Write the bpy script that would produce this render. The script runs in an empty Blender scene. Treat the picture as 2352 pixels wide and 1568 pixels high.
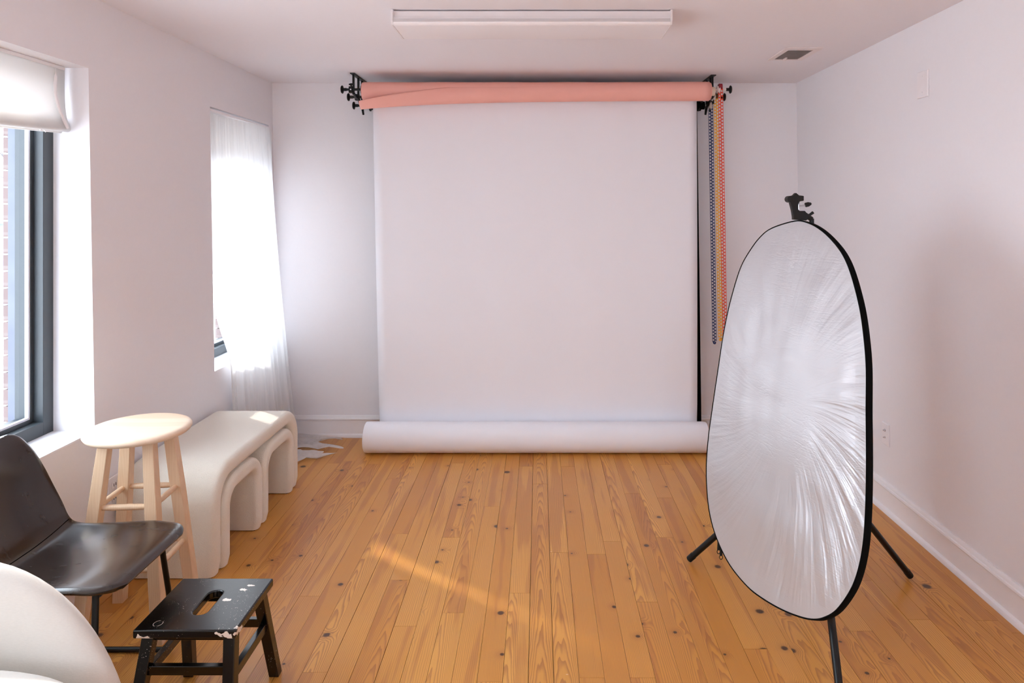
import bpy, bmesh, math, random
from mathutils import Vector, Matrix, noise
random.seed(7)
sc = bpy.context.scene
COL = sc.collection
PI = math.pi

# ---------------------------------------------------------------- camera, world, sun, exposure
F_PX, CX, CY, H = 1568.0, 1237.0, 484.0, 1.52      # lens 24 mm with a shifted (keystone corrected) frame
cd = bpy.data.cameras.new('camera'); cam = bpy.data.objects.new('camera', cd); COL.objects.link(cam)
cd.sensor_width = 36.0; cd.lens = 36.0 * F_PX / 2352.0
cd.shift_x = (1176.0 - CX) / 2352.0; cd.shift_y = -(784.0 - CY) / 2352.0
cd.clip_start = 0.02; cd.clip_end = 200
cam.location = (0, 0, H); cam.rotation_euler = (PI / 2, 0, 0)
sc.camera = cam

w = bpy.data.worlds.new('world'); sc.world = w; w.use_nodes = True
wt = w.node_tree; bg = wt.nodes['Background']
wg = wt.nodes.new('ShaderNodeTexCoord'); ws = wt.nodes.new('ShaderNodeSeparateXYZ'); wr = wt.nodes.new('ShaderNodeValToRGB')
wt.links.new(wg.outputs['Generated'], ws.inputs[0]); wt.links.new(ws.outputs['Z'], wr.inputs[0]); wt.links.new(wr.outputs[0], bg.inputs[0])
wr.color_ramp.elements[0].position = 0.0; wr.color_ramp.elements[0].color = (.70, .76, .86, 1)
wr.color_ramp.elements[1].position = 0.5; wr.color_ramp.elements[1].color = (.77, .885, 1.0, 1)
bg.inputs[1].default_value = 5.2

sd = bpy.data.lights.new('sun', 'SUN'); sun = bpy.data.objects.new('sun', sd); COL.objects.link(sun)
sd.energy = 2.0; sd.angle = math.radians(2.2); sd.color = (1.0, .93, .84)
sun.rotation_euler = Vector((1.77, -1.2, -1.3)).to_track_quat('-Z', 'Y').to_euler()

vs = sc.view_settings
vs.view_transform = 'Standard'; vs.look = 'None'; vs.gamma = 1.0; vs.use_curve_mapping = False
vs.exposure = 1.12
sc.cycles.use_denoising = True; sc.cycles.use_adaptive_sampling = True; sc.cycles.adaptive_threshold = .015
sc.cycles.max_bounces = 9; sc.cycles.diffuse_bounces = 7; sc.cycles.transparent_max_bounces = 16
sc.cycles.caustics_reflective = False; sc.cycles.caustics_refractive = False

# ---------------------------------------------------------------- node / material helpers
def lin(c):
    return tuple((v / 255 / 12.92) if v / 255 <= .04045 else ((v / 255 + .055) / 1.055) ** 2.4 for v in c) + (1,)

class NT:
    def __init__(s, m):
        m.use_nodes = True; s.t = m.node_tree; s.b = s.t.nodes['Principled BSDF']; s.o = s.t.nodes['Material Output']
    def n(s, kind, **kw):
        d = s.t.nodes.new('ShaderNode' + kind)
        for k, v in kw.items():
            if k.startswith('i_'):
                key = k[2:]
                key = int(key) if key.isdigit() else key.replace('_', ' ')
                d.inputs[key].default_value = v
            else: setattr(d, k, v)
        return d
    def l(s, a, b): s.t.links.new(a, b)
    def math(s, op, a, b=None, c=None):
        d = s.n('Math', operation=op)
        for i, v in enumerate((a, b, c)):
            if v is None: continue
            if hasattr(v, 'default_value') or hasattr(v, 'is_output'): s.l(v, d.inputs[i])
            else: d.inputs[i].default_value = v
        return d.outputs[0]
    def mix(s, f, a, b, mode='MIX'):
        d = s.n('Mix', data_type='RGBA', blend_type=mode)
        for sock, v in ((d.inputs[0], f), (d.inputs[6], a), (d.inputs[7], b)):
            if hasattr(v, 'is_output'): s.l(v, sock)
            else: sock.default_value = v
        return d.outputs[2]
    def smooth(s, v, a, b, lo=0.0, hi=1.0):
        d = s.n('MapRange', interpolation_type='SMOOTHSTEP')
        s.l(v, d.inputs[0]); d.inputs[1].default_value = a; d.inputs[2].default_value = b; d.inputs[3].default_value = lo; d.inputs[4].default_value = hi
        return d.outputs[0]
    def bump(s, hgt, strength, dist=.01, normal=None):
        d = s.n('Bump'); d.inputs['Strength'].default_value = strength; d.inputs['Distance'].default_value = dist
        s.l(hgt, d.inputs['Height'])
        if normal is not None: s.l(normal, d.inputs['Normal'])
        return d.outputs[0]

def mat(name, rgb, rough=.5, metal=0.0, nscale=0, nbump=0.0, nvar=0.0, dist=.002, stretch=(1, 1, 1), sheen=0, spec=.5, coat=0):
    m = bpy.data.materials.new(name); t = NT(m); c = lin(rgb)
    t.b.inputs['Base Color'].default_value = c; t.b.inputs['Roughness'].default_value = rough; t.b.inputs['Metallic'].default_value = metal
    t.b.inputs['Specular IOR Level'].default_value = spec
    if coat: t.b.inputs['Coat Weight'].default_value = coat; t.b.inputs['Coat Roughness'].default_value = .15
    if sheen: t.b.inputs['Sheen Weight'].default_value = sheen
    tc = t.n('TexCoord'); mp = t.n('Mapping'); mp.inputs['Scale'].default_value = stretch
    t.l(tc.outputs['Object'], mp.inputs[0])
    nz = t.n('TexNoise'); nz.inputs['Scale'].default_value = nscale or 20; nz.inputs['Detail'].default_value = 4
    t.l(mp.outputs[0], nz.inputs['Vector'])
    if nbump: t.l(t.bump(nz.outputs[0], nbump, dist), t.b.inputs['Normal'])
    v = nvar or .03
    dark = tuple(x * (1 - v) for x in c[:3]) + (1,); lite = tuple(min(1, x * (1 + v)) for x in c[:3]) + (1,)
    t.l(t.mix(nz.outputs[0], dark, lite), t.b.inputs['Base Color'])
    return m

M = {}
M['wall'] = mat('wall_paint', (238, 236, 239), .75, nscale=60, nbump=.12, nvar=.012, dist=.001, spec=.25)
M['ceiling'] = mat('ceiling_paint', (236, 232, 235), .85, nscale=50, nbump=.1, nvar=.012, dist=.001, spec=.2)
M['trim'] = mat('trim_paint', (242, 240, 242), .4, nscale=30, nbump=.03, nvar=.01)
M['plate'] = mat('white_plastic', (240, 236, 238), .35)
M['ventwhite'] = mat('vent_enamel', (232, 222, 220), .45)
M['slat'] = mat('vent_slat', (224, 214, 208), .5)
M['ventback'] = mat('vent_duct_grey', (120, 110, 104), .7)
M['dark'] = mat('dark_void', (22, 18, 16), .9)
M['frame'] = mat('slate_window_frame', (62, 68, 73), .4, nscale=40, nvar=.08)
M['gasket'] = mat('white_gasket', (225, 225, 235), .5)
M['exttrim'] = mat('exterior_grey_trim', (98, 103, 120), .5, nscale=9, nvar=.3)
M['black'] = mat('black_metal', (9, 10, 11), .38, .3)
M['blackplastic'] = mat('black_plastic', (6, 6, 7), .5, spec=.35)
M['blackcloth'] = mat('black_cloth', (6, 6, 6), .95, nscale=200, nbump=.2, spec=.12)
M['blackpaper'] = mat('black_paper', (7, 8, 7), .95, spec=.1)
M['chrome'] = mat('chrome', (215, 215, 218), .2, 1.0)
M['whitepaper'] = mat('white_paper', (238, 238, 243), .6, nscale=6, nvar=.008, spec=.3)
M['pinkpaper'] = mat('salmon_paper', (241, 178, 164), .7, nscale=9, nvar=.03, spec=.2)
M['core'] = mat('cardboard_core', (225, 208, 190), .8)
M['lens'] = mat('ribbed_acrylic', (236, 230, 230), .3, nscale=300, nbump=.12, stretch=(4, .3, 1))
M['fixture'] = mat('white_enamel', (228, 222, 222), .35)
M['blue'] = mat('navy_blue_plastic', (12, 42, 100), .35)
M['yellow'] = mat('amber_yellow_plastic', (240, 172, 40), .35)
M['red'] = mat('orange_red_plastic', (222, 66, 34), .35)
M['redhub'] = mat('dark_red_plastic', (130, 20, 34), .4)
M['amberhub'] = mat('dark_amber_plastic', (110, 80, 25), .4)
M['whiteplastic'] = mat('white_arm_plastic', (232, 224, 222), .4)
M['boucle'] = mat('cream_boucle', (239, 233, 220), .95, nscale=360, nbump=.7, nvar=.06, dist=.0035, sheen=.3, spec=.1)
M['linen'] = mat('cream_linen', (212, 208, 200), .95, nscale=500, nbump=.25, nvar=.06, dist=.001, stretch=(.25, 1, 1), sheen=.2, spec=.1)
M['bottom'] = mat('dark_underside', (25, 22, 22), .9)
M['paintwhite'] = mat('exterior_white', (235, 235, 240), .8)
M['paleblue'] = mat('pale_siding', (128, 134, 152), .8, nscale=3, nvar=.1)
M['bark'] = mat('grey_bark', (88, 84, 86), .9, nscale=20, nvar=.2)
M['street'] = mat('pale_concrete', (215, 212, 212), .9, nscale=1.2, nvar=.12)

def wood_mat(name, a, b, rough=.45, freq=10):
    m = bpy.data.materials.new(name); t = NT(m)
    tc = t.n('TexCoord'); oi = t.n('ObjectInfo')
    mp = t.n('Mapping'); mp.inputs['Scale'].default_value = (1, 1, .12); t.l(tc.outputs['Object'], mp.inputs[0])
    nz = t.n('TexNoise'); nz.inputs['Scale'].default_value = 14; nz.inputs['Detail'].default_value = 5; t.l(mp.outputs[0], nz.inputs['Vector'])
    ad = t.n('VectorMath', operation='MULTIPLY_ADD'); t.l(nz.outputs['Color'], ad.inputs[0]); ad.inputs[1].default_value = (.05, .05, .05); t.l(mp.outputs[0], ad.inputs[2])
    wv = t.n('TexWave', wave_type='BANDS', bands_direction='X'); wv.inputs['Scale'].default_value = freq * 4; wv.inputs['Distortion'].default_value = 2.5
    t.l(ad.outputs[0], wv.inputs['Vector'])
    f = t.math('MULTIPLY', wv.outputs['Fac'], .16); f = t.math('ADD', f, t.math('MULTIPLY', nz.outputs[0], .6))
    f = t.math('ADD', f, t.math('MULTIPLY', oi.outputs['Random'], .15))
    t.l(t.mix(f, lin(a), lin(b)), t.b.inputs['Base Color']); t.b.inputs['Roughness'].default_value = rough
    t.l(t.bump(wv.outputs['Fac'], .06, .001), t.b.inputs['Normal'])
    return m
M['rubberwood'] = wood_mat('pale_rubberwood', (238, 212, 182), (212, 174, 134))

def seat_wood():
    m = bpy.data.materials.new('laminated_seat_wood'); t = NT(m)
    tc = t.n('TexCoord'); sp = t.n('SeparateXYZ'); t.l(tc.outputs['Object'], sp.inputs[0])
    st = t.math('FLOOR', t.math('DIVIDE', sp.outputs['Y'], .047)); wn = t.n('TexWhiteNoise', noise_dimensions='1D'); t.l(st, wn.inputs['W'])
    mp = t.n('Mapping'); mp.inputs['Scale'].default_value = (3, 60, 60); t.l(tc.outputs['Object'], mp.inputs[0])
    nz = t.n('TexNoise'); nz.inputs['Scale'].default_value = 1.6; nz.inputs['Detail'].default_value = 5; t.l(mp.outputs[0], nz.inputs['Vector'])
    f = t.math('ADD', t.math('MULTIPLY', wn.outputs['Value'], .55), t.math('MULTIPLY', nz.outputs[0], .5))
    t.l(t.mix(f, lin((240, 220, 198)), lin((224, 192, 160))), t.b.inputs['Base Color']); t.b.inputs['Roughness'].default_value = .42
    return m
M['seatwood'] = seat_wood()

def leather():
    m = bpy.data.materials.new('dark_brown_leather'); t = NT(m); tc = t.n('TexCoord')
    n1 = t.n('TexNoise'); n1.inputs['Scale'].default_value = 6; n1.inputs['Detail'].default_value = 6; t.l(tc.outputs['Object'], n1.inputs['Vector'])
    v = t.n('TexVoronoi'); v.inputs['Scale'].default_value = 260; t.l(tc.outputs['Object'], v.inputs['Vector'])
    n2 = t.n('TexNoise'); n2.inputs['Scale'].default_value = 16; n2.inputs['Detail'].default_value = 8
    mp = t.n('Mapping'); mp.inputs['Scale'].default_value = (1, 3, 1); mp.inputs['Rotation'].default_value = (0, 0, .5); t.l(tc.outputs['Object'], mp.inputs[0]); t.l(mp.outputs[0], n2.inputs['Vector'])
    t.l(t.mix(n1.outputs[0], lin((17, 10, 7)), lin((44, 27, 18))), t.b.inputs['Base Color'])
    t.l(t.smooth(n2.outputs[0], .2, .8, .24, .28), t.b.inputs['Roughness'])
    b1 = t.bump(v.outputs['Distance'], .03, .001); t.l(t.bump(n2.outputs[0], .02, .003, b1), t.b.inputs['Normal'])
    t.b.inputs['Specular IOR Level'].default_value = .5; t.b.inputs['Coat Weight'].default_value = .6; t.b.inputs['Coat Roughness'].default_value = .2
    return m
M['leather'] = leather()

def worn_black():
    m = bpy.data.materials.new('chipped_black_paint'); t = NT(m); tc = t.n('TexCoord'); ob = tc.outputs['Object']
    nz = t.n('TexNoise'); nz.inputs['Scale'].default_value = 60; nz.inputs['Detail'].default_value = 6; t.l(ob, nz.inputs['Vector'])
    sp = t.n('TexVoronoi'); sp.inputs['Scale'].default_value = 190; t.l(ob, sp.inputs['Vector'])
    big = t.n('TexNoise'); big.inputs['Scale'].default_value = 7; big.inputs['Detail'].default_value = 4; t.l(ob, big.inputs['Vector'])
    thr = t.math('MULTIPLY', t.smooth(big.outputs[0], .40, .62), .16)
    speck = t.math('LESS_THAN', t.math('ADD', sp.outputs['Distance'], t.math('MULTIPLY', nz.outputs[0], .45)), t.math('ADD', thr, .185))
    geo = t.n('NewGeometry')
    edge = t.math('GREATER_THAN', t.math('ADD', geo.outputs['Pointiness'], t.math('MULTIPLY', nz.outputs[0], .16)), .70)
    mask = t.math('MAXIMUM', speck, edge)
    # chips knocked off the corners of the tread, with shapes of their own
    for (cx_, cy_, cz_, sx_, sy_, sz_) in ((-.885, 1.94, .318, .036, .012, .012), (-1.115, 1.94, .312, .017, .012, .006), (-1.136, 1.94, .314, .008, .01, .008), (-.861, 1.95, .322, .008, .03, .014), (-.952, 2.085, .333, .012, .007, .006), (-.925, 2.14, .333, .012, .008, .006), (-.915, 2.165, .333, .012, .006, .006), (-.885, 1.86, .12, .012, .02, .02)):
        vm = t.n('VectorMath', operation='SUBTRACT'); vm.inputs[1].default_value = (cx_ + 1.003, cy_ - 2.07, cz_)
        t.l(ob, vm.inputs[0])
        vd = t.n('VectorMath', operation='DIVIDE'); t.l(vm.outputs[0], vd.inputs[0]); vd.inputs[1].default_value = (sx_, sy_, sz_)
        ln = t.n('VectorMath', operation='LENGTH'); t.l(vd.outputs[0], ln.inputs[0])
        k = t.math('LESS_THAN', t.math('ADD', ln.outputs['Value'], t.math('MULTIPLY', nz.outputs[0], 3.2)), 2.45)
        mask = t.math('MAXIMUM', mask, k)
    # a scratched curl in one corner of the tread
    vm = t.n('VectorMath', operation='SUBTRACT'); vm.inputs[1].default_value = (-.092, -.105, .333); t.l(ob, vm.inputs[0])
    vd = t.n('VectorMath', operation='DIVIDE'); t.l(vm.outputs[0], vd.inputs[0]); vd.inputs[1].default_value = (.0125, .0135, 1)
    ln = t.n('VectorMath', operation='LENGTH'); t.l(vd.outputs[0], ln.inputs[0])
    sx = t.n('SeparateXYZ'); t.l(ob, sx.inputs[0]); topz = t.math('GREATER_THAN', sx.outputs['Z'], .3325)
    ringm = t.math('MULTIPLY', t.math('LESS_THAN', t.math('ABSOLUTE', t.math('SUBTRACT', ln.outputs['Value'], 1.0)), .07), t.math('MULTIPLY', topz, t.math('GREATER_THAN', nz.outputs[0], .42)))
    mask = t.math('MAXIMUM', mask, t.math('MULTIPLY', ringm, .6))
    t.l(t.mix(mask, lin((6, 6, 7)), lin((222, 208, 196))), t.b.inputs['Base Color'])
    t.b.inputs['Roughness'].default_value = .2; t.b.inputs['Specular IOR Level'].default_value = .55
    t.l(t.bump(t.math('ADD', nz.outputs[0], t.math('MULTIPLY', mask, -1.0)), .12, .001), t.b.inputs['Normal'])
    return m
M['wornblack'] = worn_black()

def sheer():
    m = bpy.data.materials.new('white_sheer_voile'); t = NT(m); t.t.nodes.remove(t.b)
    tr = t.n('BsdfTransparent'); tr.inputs[0].default_value = (1, 1, 1, 1)
    tl = t.n('BsdfTranslucent'); tl.inputs[0].default_value = (.76, .755, .75, 1)
    df = t.n('BsdfDiffuse'); df.inputs[0].default_value = (.93, .93, .94, 1)
    a = t.n('MixShader'); a.inputs[0].default_value = .5; t.l(tl.outputs[0], a.inputs[1]); t.l(df.outputs[0], a.inputs[2])
    tc = t.n('TexCoord'); mp = t.n('Mapping'); mp.inputs['Scale'].default_value = (1, 1, .05); t.l(tc.outputs['Object'], mp.inputs[0])
    nz = t.n('TexNoise'); nz.inputs['Scale'].default_value = 40; t.l(mp.outputs[0], nz.inputs['Vector'])
    lw = t.n('LayerWeight'); lw.inputs[0].default_value = .35
    fac = t.math('ADD', t.math('MULTIPLY', lw.outputs['Facing'], .35), t.math('MULTIPLY', nz.outputs[0], .35)); fac = t.math('ADD', fac, .74)
    b = t.n('MixShader'); t.l(fac, b.inputs[0]); t.l(tr.outputs[0], b.inputs[1]); t.l(a.outputs[0], b.inputs[2]); t.l(b.outputs[0], t.o.inputs[0])
    return m
M['sheer'] = sheer()

def shade_cloth():
    m = bpy.data.materials.new('cream_shade_cloth'); t = NT(m); t.t.nodes.remove(t.b)
    tl = t.n('BsdfTranslucent'); tl.inputs[0].default_value = (.84, .82, .79, 1)
    df = t.n('BsdfDiffuse'); df.inputs[0].default_value = (.90, .885, .88, 1)
    tc = t.n('TexCoord'); nz = t.n('TexNoise'); nz.inputs['Scale'].default_value = 300; t.l(tc.outputs['Object'], nz.inputs['Vector'])
    t.l(t.bump(nz.outputs[0], .2, .001), df.inputs['Normal'])
    a = t.n('MixShader'); a.inputs[0].default_value = .55; t.l(tl.outputs[0], a.inputs[1]); t.l(df.outputs[0], a.inputs[2]); t.l(a.outputs[0], t.o.inputs[0])
    return m
M['shade'] = shade_cloth()

def glass():
    m = bpy.data.materials.new('window_glass'); t = NT(m); t.t.nodes.remove(t.b)
    tr = t.n('BsdfTransparent'); tr.inputs[0].default_value = (.97, .98, .98, 1)
    gl = t.n('BsdfGlossy'); gl.inputs['Roughness'].default_value = .02
    lw = t.n('LayerWeight'); lw.inputs[0].default_value = .5
    a = t.n('MixShader'); t.l(t.math('ADD', .02, t.math('MULTIPLY', t.math('POWER', lw.outputs['Facing'], 5.0), .5)), a.inputs[0]); t.l(tr.outputs[0], a.inputs[1]); t.l(gl.outputs[0], a.inputs[2]); t.l(a.outputs[0], t.o.inputs[0])
    return m
M['glass'] = glass()

def brick():
    m = bpy.data.materials.new('pale_brick'); t = NT(m); tc = t.n('TexCoord')
    sp = t.n('SeparateXYZ'); t.l(tc.outputs['Object'], sp.inputs[0]); cb = t.n('CombineXYZ')
    t.l(t.math('ADD', sp.outputs['X'], sp.outputs['Y']), cb.inputs[0]); t.l(sp.outputs['Z'], cb.inputs[1])
    br = t.n('TexBrick'); br.inputs['Scale'].default_value = 1.0; br.inputs['Brick Width'].default_value = .21; br.inputs['Row Height'].default_value = .068; br.inputs['Mortar Size'].default_value = .006
    br.inputs['Color1'].default_value = lin((124, 106, 102)); br.inputs['Color2'].default_value = lin((114, 96, 93)); br.inputs['Mortar'].default_value = lin((126, 112, 108))
    t.l(cb.outputs[0], br.inputs['Vector']); t.l(br.outputs[0], t.b.inputs['Base Color']); t.b.inputs['Roughness'].default_value = .9
    t.l(t.bump(br.outputs['Fac'], -.6, .01), t.b.inputs['Normal'])
    return m
M['brick'] = brick()

def foil():
    m = bpy.data.materials.new('crinkled_silver_fabric'); t = NT(m); tc = t.n('TexCoord'); ob = tc.outputs['Object']
    t.b.inputs['Base Color'].default_value = (.60, .59, .605, 1); t.b.inputs['Metallic'].default_value = .62; t.b.inputs['Roughness'].default_value = .40
    uv = t.n('UVMap'); uv.uv_map = 'UVMap'
    # fine random creases
    hs = None
    for sc_, rot, w8 in ((5, .75, .9), (6, -.55, .7), (9, 1.35, .6), (8, .2, .7), (4, -1.1, .8)):
        mp = t.n('Mapping'); mp.inputs['Rotation'].default_value = (0, 0, rot); mp.inputs['Scale'].default_value = (.8, 6.5, 1); mp.inputs['Location'].default_value = (sc_, 0, 0); t.l(uv.outputs[0], mp.inputs[0])
        nz = t.n('TexNoise'); nz.inputs['Scale'].default_value = sc_; nz.inputs['Detail'].default_value = 2; nz.inputs['Roughness'].default_value = .5; nz.inputs['Distortion'].default_value = .35; t.l(mp.outputs[0], nz.inputs['Vector'])
        r = t.math('ABSOLUTE', t.math('SUBTRACT', nz.outputs[0], .5))
        r = t.math('MULTIPLY', t.smooth(r, 0, .022, 1, 0), w8)
        hs = r if hs is None else t.math('ADD', hs, r)
    # soft pulls running towards the rim on the lower and right hand parts
    at = t.n('Attribute'); at.attribute_name = 'pull'
    pl = t.n('TexNoise'); pl.inputs['Scale'].default_value = 1.0; pl.inputs['Detail'].default_value = 3; t.l(at.outputs['Vector'], pl.inputs['Vector'])
    at2 = t.n('Attribute'); at2.attribute_name = 'rimness'
    big = t.math('MULTIPLY', pl.outputs[0], at2.outputs['Fac'])
    md = t.n('TexNoise'); md.inputs['Scale'].default_value = 5; md.inputs['Detail'].default_value = 2; t.l(uv.outputs[0], md.inputs['Vector']); hs = t.math('MULTIPLY', hs, t.smooth(md.outputs[0], .38, .62, .15, 1.0))
    b1 = t.bump(hs, .11, .0025); b2 = t.bump(big, 1.0, .022, b1)
    t.l(b2, t.b.inputs['Normal'])
    return m
M['foil'] = foil()

def floor_mat():
    m = bpy.data.materials.new('heart_pine_boards'); t = NT(m)
    uv = t.n('UVMap'); uv.uv_map = 'UVMap'; sp = t.n('SeparateXYZ'); t.l(uv.outputs[0], sp.inputs[0]); U, V = sp.outputs['X'], sp.outputs['Y']
    at = t.n('Attribute'); at.attribute_name = 'rnd'; ac = t.n('SeparateColor'); t.l(at.outputs['Color'], ac.inputs[0]); R, G, B = ac.outputs
    seed = t.math('MULTIPLY', R, 97.0)
    def vec(x, y, z=None):
        c = t.n('CombineXYZ')
        for i, v in enumerate((x, y, z)):
            if v is None: continue
            if hasattr(v, 'is_output'): t.l(v, c.inputs[i])
            else: c.inputs[i].default_value = v
        return c.outputs[0]
    um = t.math('MULTIPLY', U, .0828)
    # knots
    vo = t.n('TexVoronoi'); vo.inputs['Scale'].default_value = 5.2; t.l(vec(t.math('ADD', um, seed), V, 0), vo.inputs['Vector'])
    vo.voronoi_dimensions = '2D'
    vc = t.n('SeparateColor'); t.l(vo.outputs['Color'], vc.inputs[0])
    has = t.math('GREATER_THAN', vc.outputs[0], .60)
    size = t.math('ADD', .028, t.math('MULTIPLY', t.math('POWER', vc.outputs[1], 2.0), .075))
    kz = t.n('TexNoise'); kz.inputs['Scale'].default_value = 38; kz.inputs['Detail'].default_value = 2; t.l(vec(t.math('ADD', um, seed), V, 0), kz.inputs['Vector'])
    kd = t.math('ADD', vo.outputs['Distance'], t.math('MULTIPLY', t.math('SUBTRACT', kz.outputs[0], .5), .035))
    kn = t.math('MULTIPLY', t.smooth(t.math('DIVIDE', kd, size), .55, 1.15, 1, 0), has)
    halo = t.math('MULTIPLY', t.smooth(kd, 0, .26, 1, 0), has)
    # growth rings
    lo = t.n('TexNoise'); lo.inputs['Scale'].default_value = 1; lo.inputs['Detail'].default_value = 2.5; t.l(vec(t.math('ADD', t.math('MULTIPLY', U, 1.3), seed), t.math('MULTIPLY', V, 1.6), seed), lo.inputs['Vector'])
    hi = t.n('TexNoise'); hi.inputs['Scale'].default_value = 1; hi.inputs['Detail'].default_value = 3; t.l(vec(t.math('ADD', t.math('MULTIPLY', U, 4.0), seed), t.math('MULTIPLY', V, 9.0), seed), hi.inputs['Vector'])
    uc = t.math('SUBTRACT', U, t.math('ADD', .5, t.math('MULTIPLY', t.math('SUBTRACT', G, .5), .9)))
    s = t.smooth(B, .52, .70)
    straight = t.math('MULTIPLY', uc, t.math('ADD', 9.0, t.math('MULTIPLY', G, 9.0)))
    cath = t.math('ADD', t.math('MULTIPLY', t.math('MULTIPLY', uc, uc), 16.0), t.math('MULTIPLY', V, 7.0))
    wv = t.math('ADD', t.math('MULTIPLY', straight, t.math('SUBTRACT', 1.0, s)), t.math('MULTIPLY', cath, s))
    wv = t.math('ADD', wv, t.math('MULTIPLY', lo.outputs[0], t.math('ADD', 3.5, t.math('MULTIPLY', s, 3.0))))
    wv = t.math('ADD', wv, t.math('MULTIPLY', hi.outputs[0], .7))
    wv = t.math('ADD', wv, t.math('MULTIPLY', halo, 3.0))
    fr = t.math('FRACT', wv)
    ring = t.math('MULTIPLY', t.smooth(fr, .35, .92), t.smooth(fr, .93, 1.0, 1, 0))
    fib = t.n('TexNoise'); fib.inputs['Scale'].default_value = 1; fib.inputs['Detail'].default_value = 4; t.l(vec(t.math('ADD', t.math('MULTIPLY', U, 45.0), seed), t.math('MULTIPLY', V, 5.0), seed), fib.inputs['Vector'])
    blot = t.n('TexNoise'); blot.inputs['Scale'].default_value = 1; blot.inputs['Detail'].default_value = 3; t.l(vec(t.math('ADD', t.math('MULTIPLY', U, 1.1), seed), t.math('MULTIPLY', V, .8), 3.0), blot.inputs['Vector'])
    base = t.mix(G, lin((229, 168, 82)), lin((209, 143, 60)))
    heart = t.math('MULTIPLY', t.smooth(blot.outputs[0], .53, .60), .42)
    base = t.mix(heart, base, lin((168, 100, 50)))
    rs = t.math('MULTIPLY', ring, t.math('ADD', .34, t.math('MULTIPLY', B, .32)))
    c = t.mix(rs, base, lin((156, 92, 42)))
    c = t.mix(t.math('MULTIPLY', fib.outputs[0], .25), c, lin((150, 88, 42)))
    c = t.mix(t.math('MULTIPLY', t.math('MULTIPLY', halo, halo), .35), c, lin((130, 66, 26)))
    c = t.mix(t.math('MULTIPLY', kn, .9), c, lin((52, 26, 16)))
    # small pale scuffs
    gp = t.n('TexCoord'); sv = t.n('TexVoronoi'); sv.inputs['Scale'].default_value = 3.1; mp = t.n('Mapping'); mp.inputs['Scale'].default_value = (1, 2.2, 1); mp.inputs['Rotation'].default_value = (0, 0, .8); t.l(gp.outputs['Object'], mp.inputs[0]); t.l(mp.outputs[0], sv.inputs['Vector'])
    t.l(c, t.b.inputs['Base Color'])
    c2 = t.mix(t.math('MULTIPLY', t.math('LESS_THAN', sv.outputs['Distance'], .014), .55), c, lin((240, 215, 190)))
    t.l(c2, t.b.inputs['Base Color'])
    rn = t.n('TexNoise'); rn.inputs['Scale'].default_value = 6; t.l(gp.outputs['Object'], rn.inputs['Vector'])
    t.l(t.smooth(rn.outputs[0], .2, .8, .29, .34), t.b.inputs['Roughness'])
    t.l(t.bump(ring, -.06, .002), t.b.inputs['Normal'])
    t.b.inputs['Specular IOR Level'].default_value = .5
    return m
M['floor'] = floor_mat()

# ---------------------------------------------------------------- object helpers
WO = {}
def link(o, parent=None, origin=(0, 0, 0)):
    COL.objects.link(o)
    if parent is not None:
        o.parent = parent; o.location = Vector(origin) - WO[parent.name]
    else: o.location = origin
    WO[o.name] = Vector(origin)
    return o
def thing(name, label, cat, loc=(0, 0, 0), group=None):
    o = bpy.data.objects.new(name, None); o.empty_display_size = .05; link(o, None, loc)
    o['label'] = label; o['category'] = cat
    if group: o['group'] = group
    return o
def tag(o, label=None, cat=None, group=None, kind=None):
    for k, v in (('label', label), ('category', cat), ('group', group), ('kind', kind)):
        if v: o[k] = v
    return o
def obj(name, bm, m, parent=None, smooth=True, origin=None, bevel=0, angle=40, label=None):
    """bm is in world coordinates; the object's own origin is `origin` (default: its parent's, or the world's)."""
    if origin is None: origin = WO[parent.name] if parent is not None else (0, 0, 0)
    bmesh.ops.recalc_face_normals(bm, faces=bm.faces)
    bmesh.ops.translate(bm, verts=bm.verts, vec=-Vector(origin))
    me = bpy.data.meshes.new(name); bm.to_mesh(me); bm.free()
    for mm in (m if isinstance(m, (list, tuple)) else (m,)): me.materials.append(mm)
    if smooth:
        me.polygons.foreach_set('use_smooth', [True] * len(me.polygons))
        me.set_sharp_from_angle(angle=math.radians(angle))
    o = bpy.data.objects.new(name, me); link(o, parent, origin)
    if bevel:
        b = o.modifiers.new('bevel', 'BEVEL'); b.width = bevel; b.segments = 3; b.limit_method = 'ANGLE'; b.angle_limit = math.radians(35); b.harden_normals = True
    if label: o['label'] = label
    return o
def box(bm, x0, x1, y0, y1, z0, z1):
    vs_ = [bm.verts.new(p) for p in ((x0, y0, z0), (x1, y0, z0), (x1, y1, z0), (x0, y1, z0), (x0, y0, z1), (x1, y0, z1), (x1, y1, z1), (x0, y1, z1))]
    for f in ((0, 3, 2, 1), (4, 5, 6, 7), (0, 1, 5, 4), (1, 2, 6, 5), (2, 3, 7, 6), (3, 0, 4, 7)): bm.faces.new([vs_[i] for i in f])
    return vs_
def hexa(bm, pts):
    vs_ = [bm.verts.new(p) for p in pts]
    for f in ((0, 3, 2, 1), (4, 5, 6, 7), (0, 1, 5, 4), (1, 2, 6, 5), (2, 3, 7, 6), (3, 0, 4, 7)): bm.faces.new([vs_[i] for i in f])
def loft(bm, rings, cap=True, closed=True):
    R = [[bm.verts.new(p) for p in r] for r in rings]
    n = len(R[0]); e = n if closed else n - 1
    for a, b in zip(R, R[1:]):
        for i in range(e): bm.faces.new((a[i], a[(i + 1) % n], b[(i + 1) % n], b[i]))
    if cap and closed: bm.faces.new(R[0][::-1]); bm.faces.new(R[-1])
    return R
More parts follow.
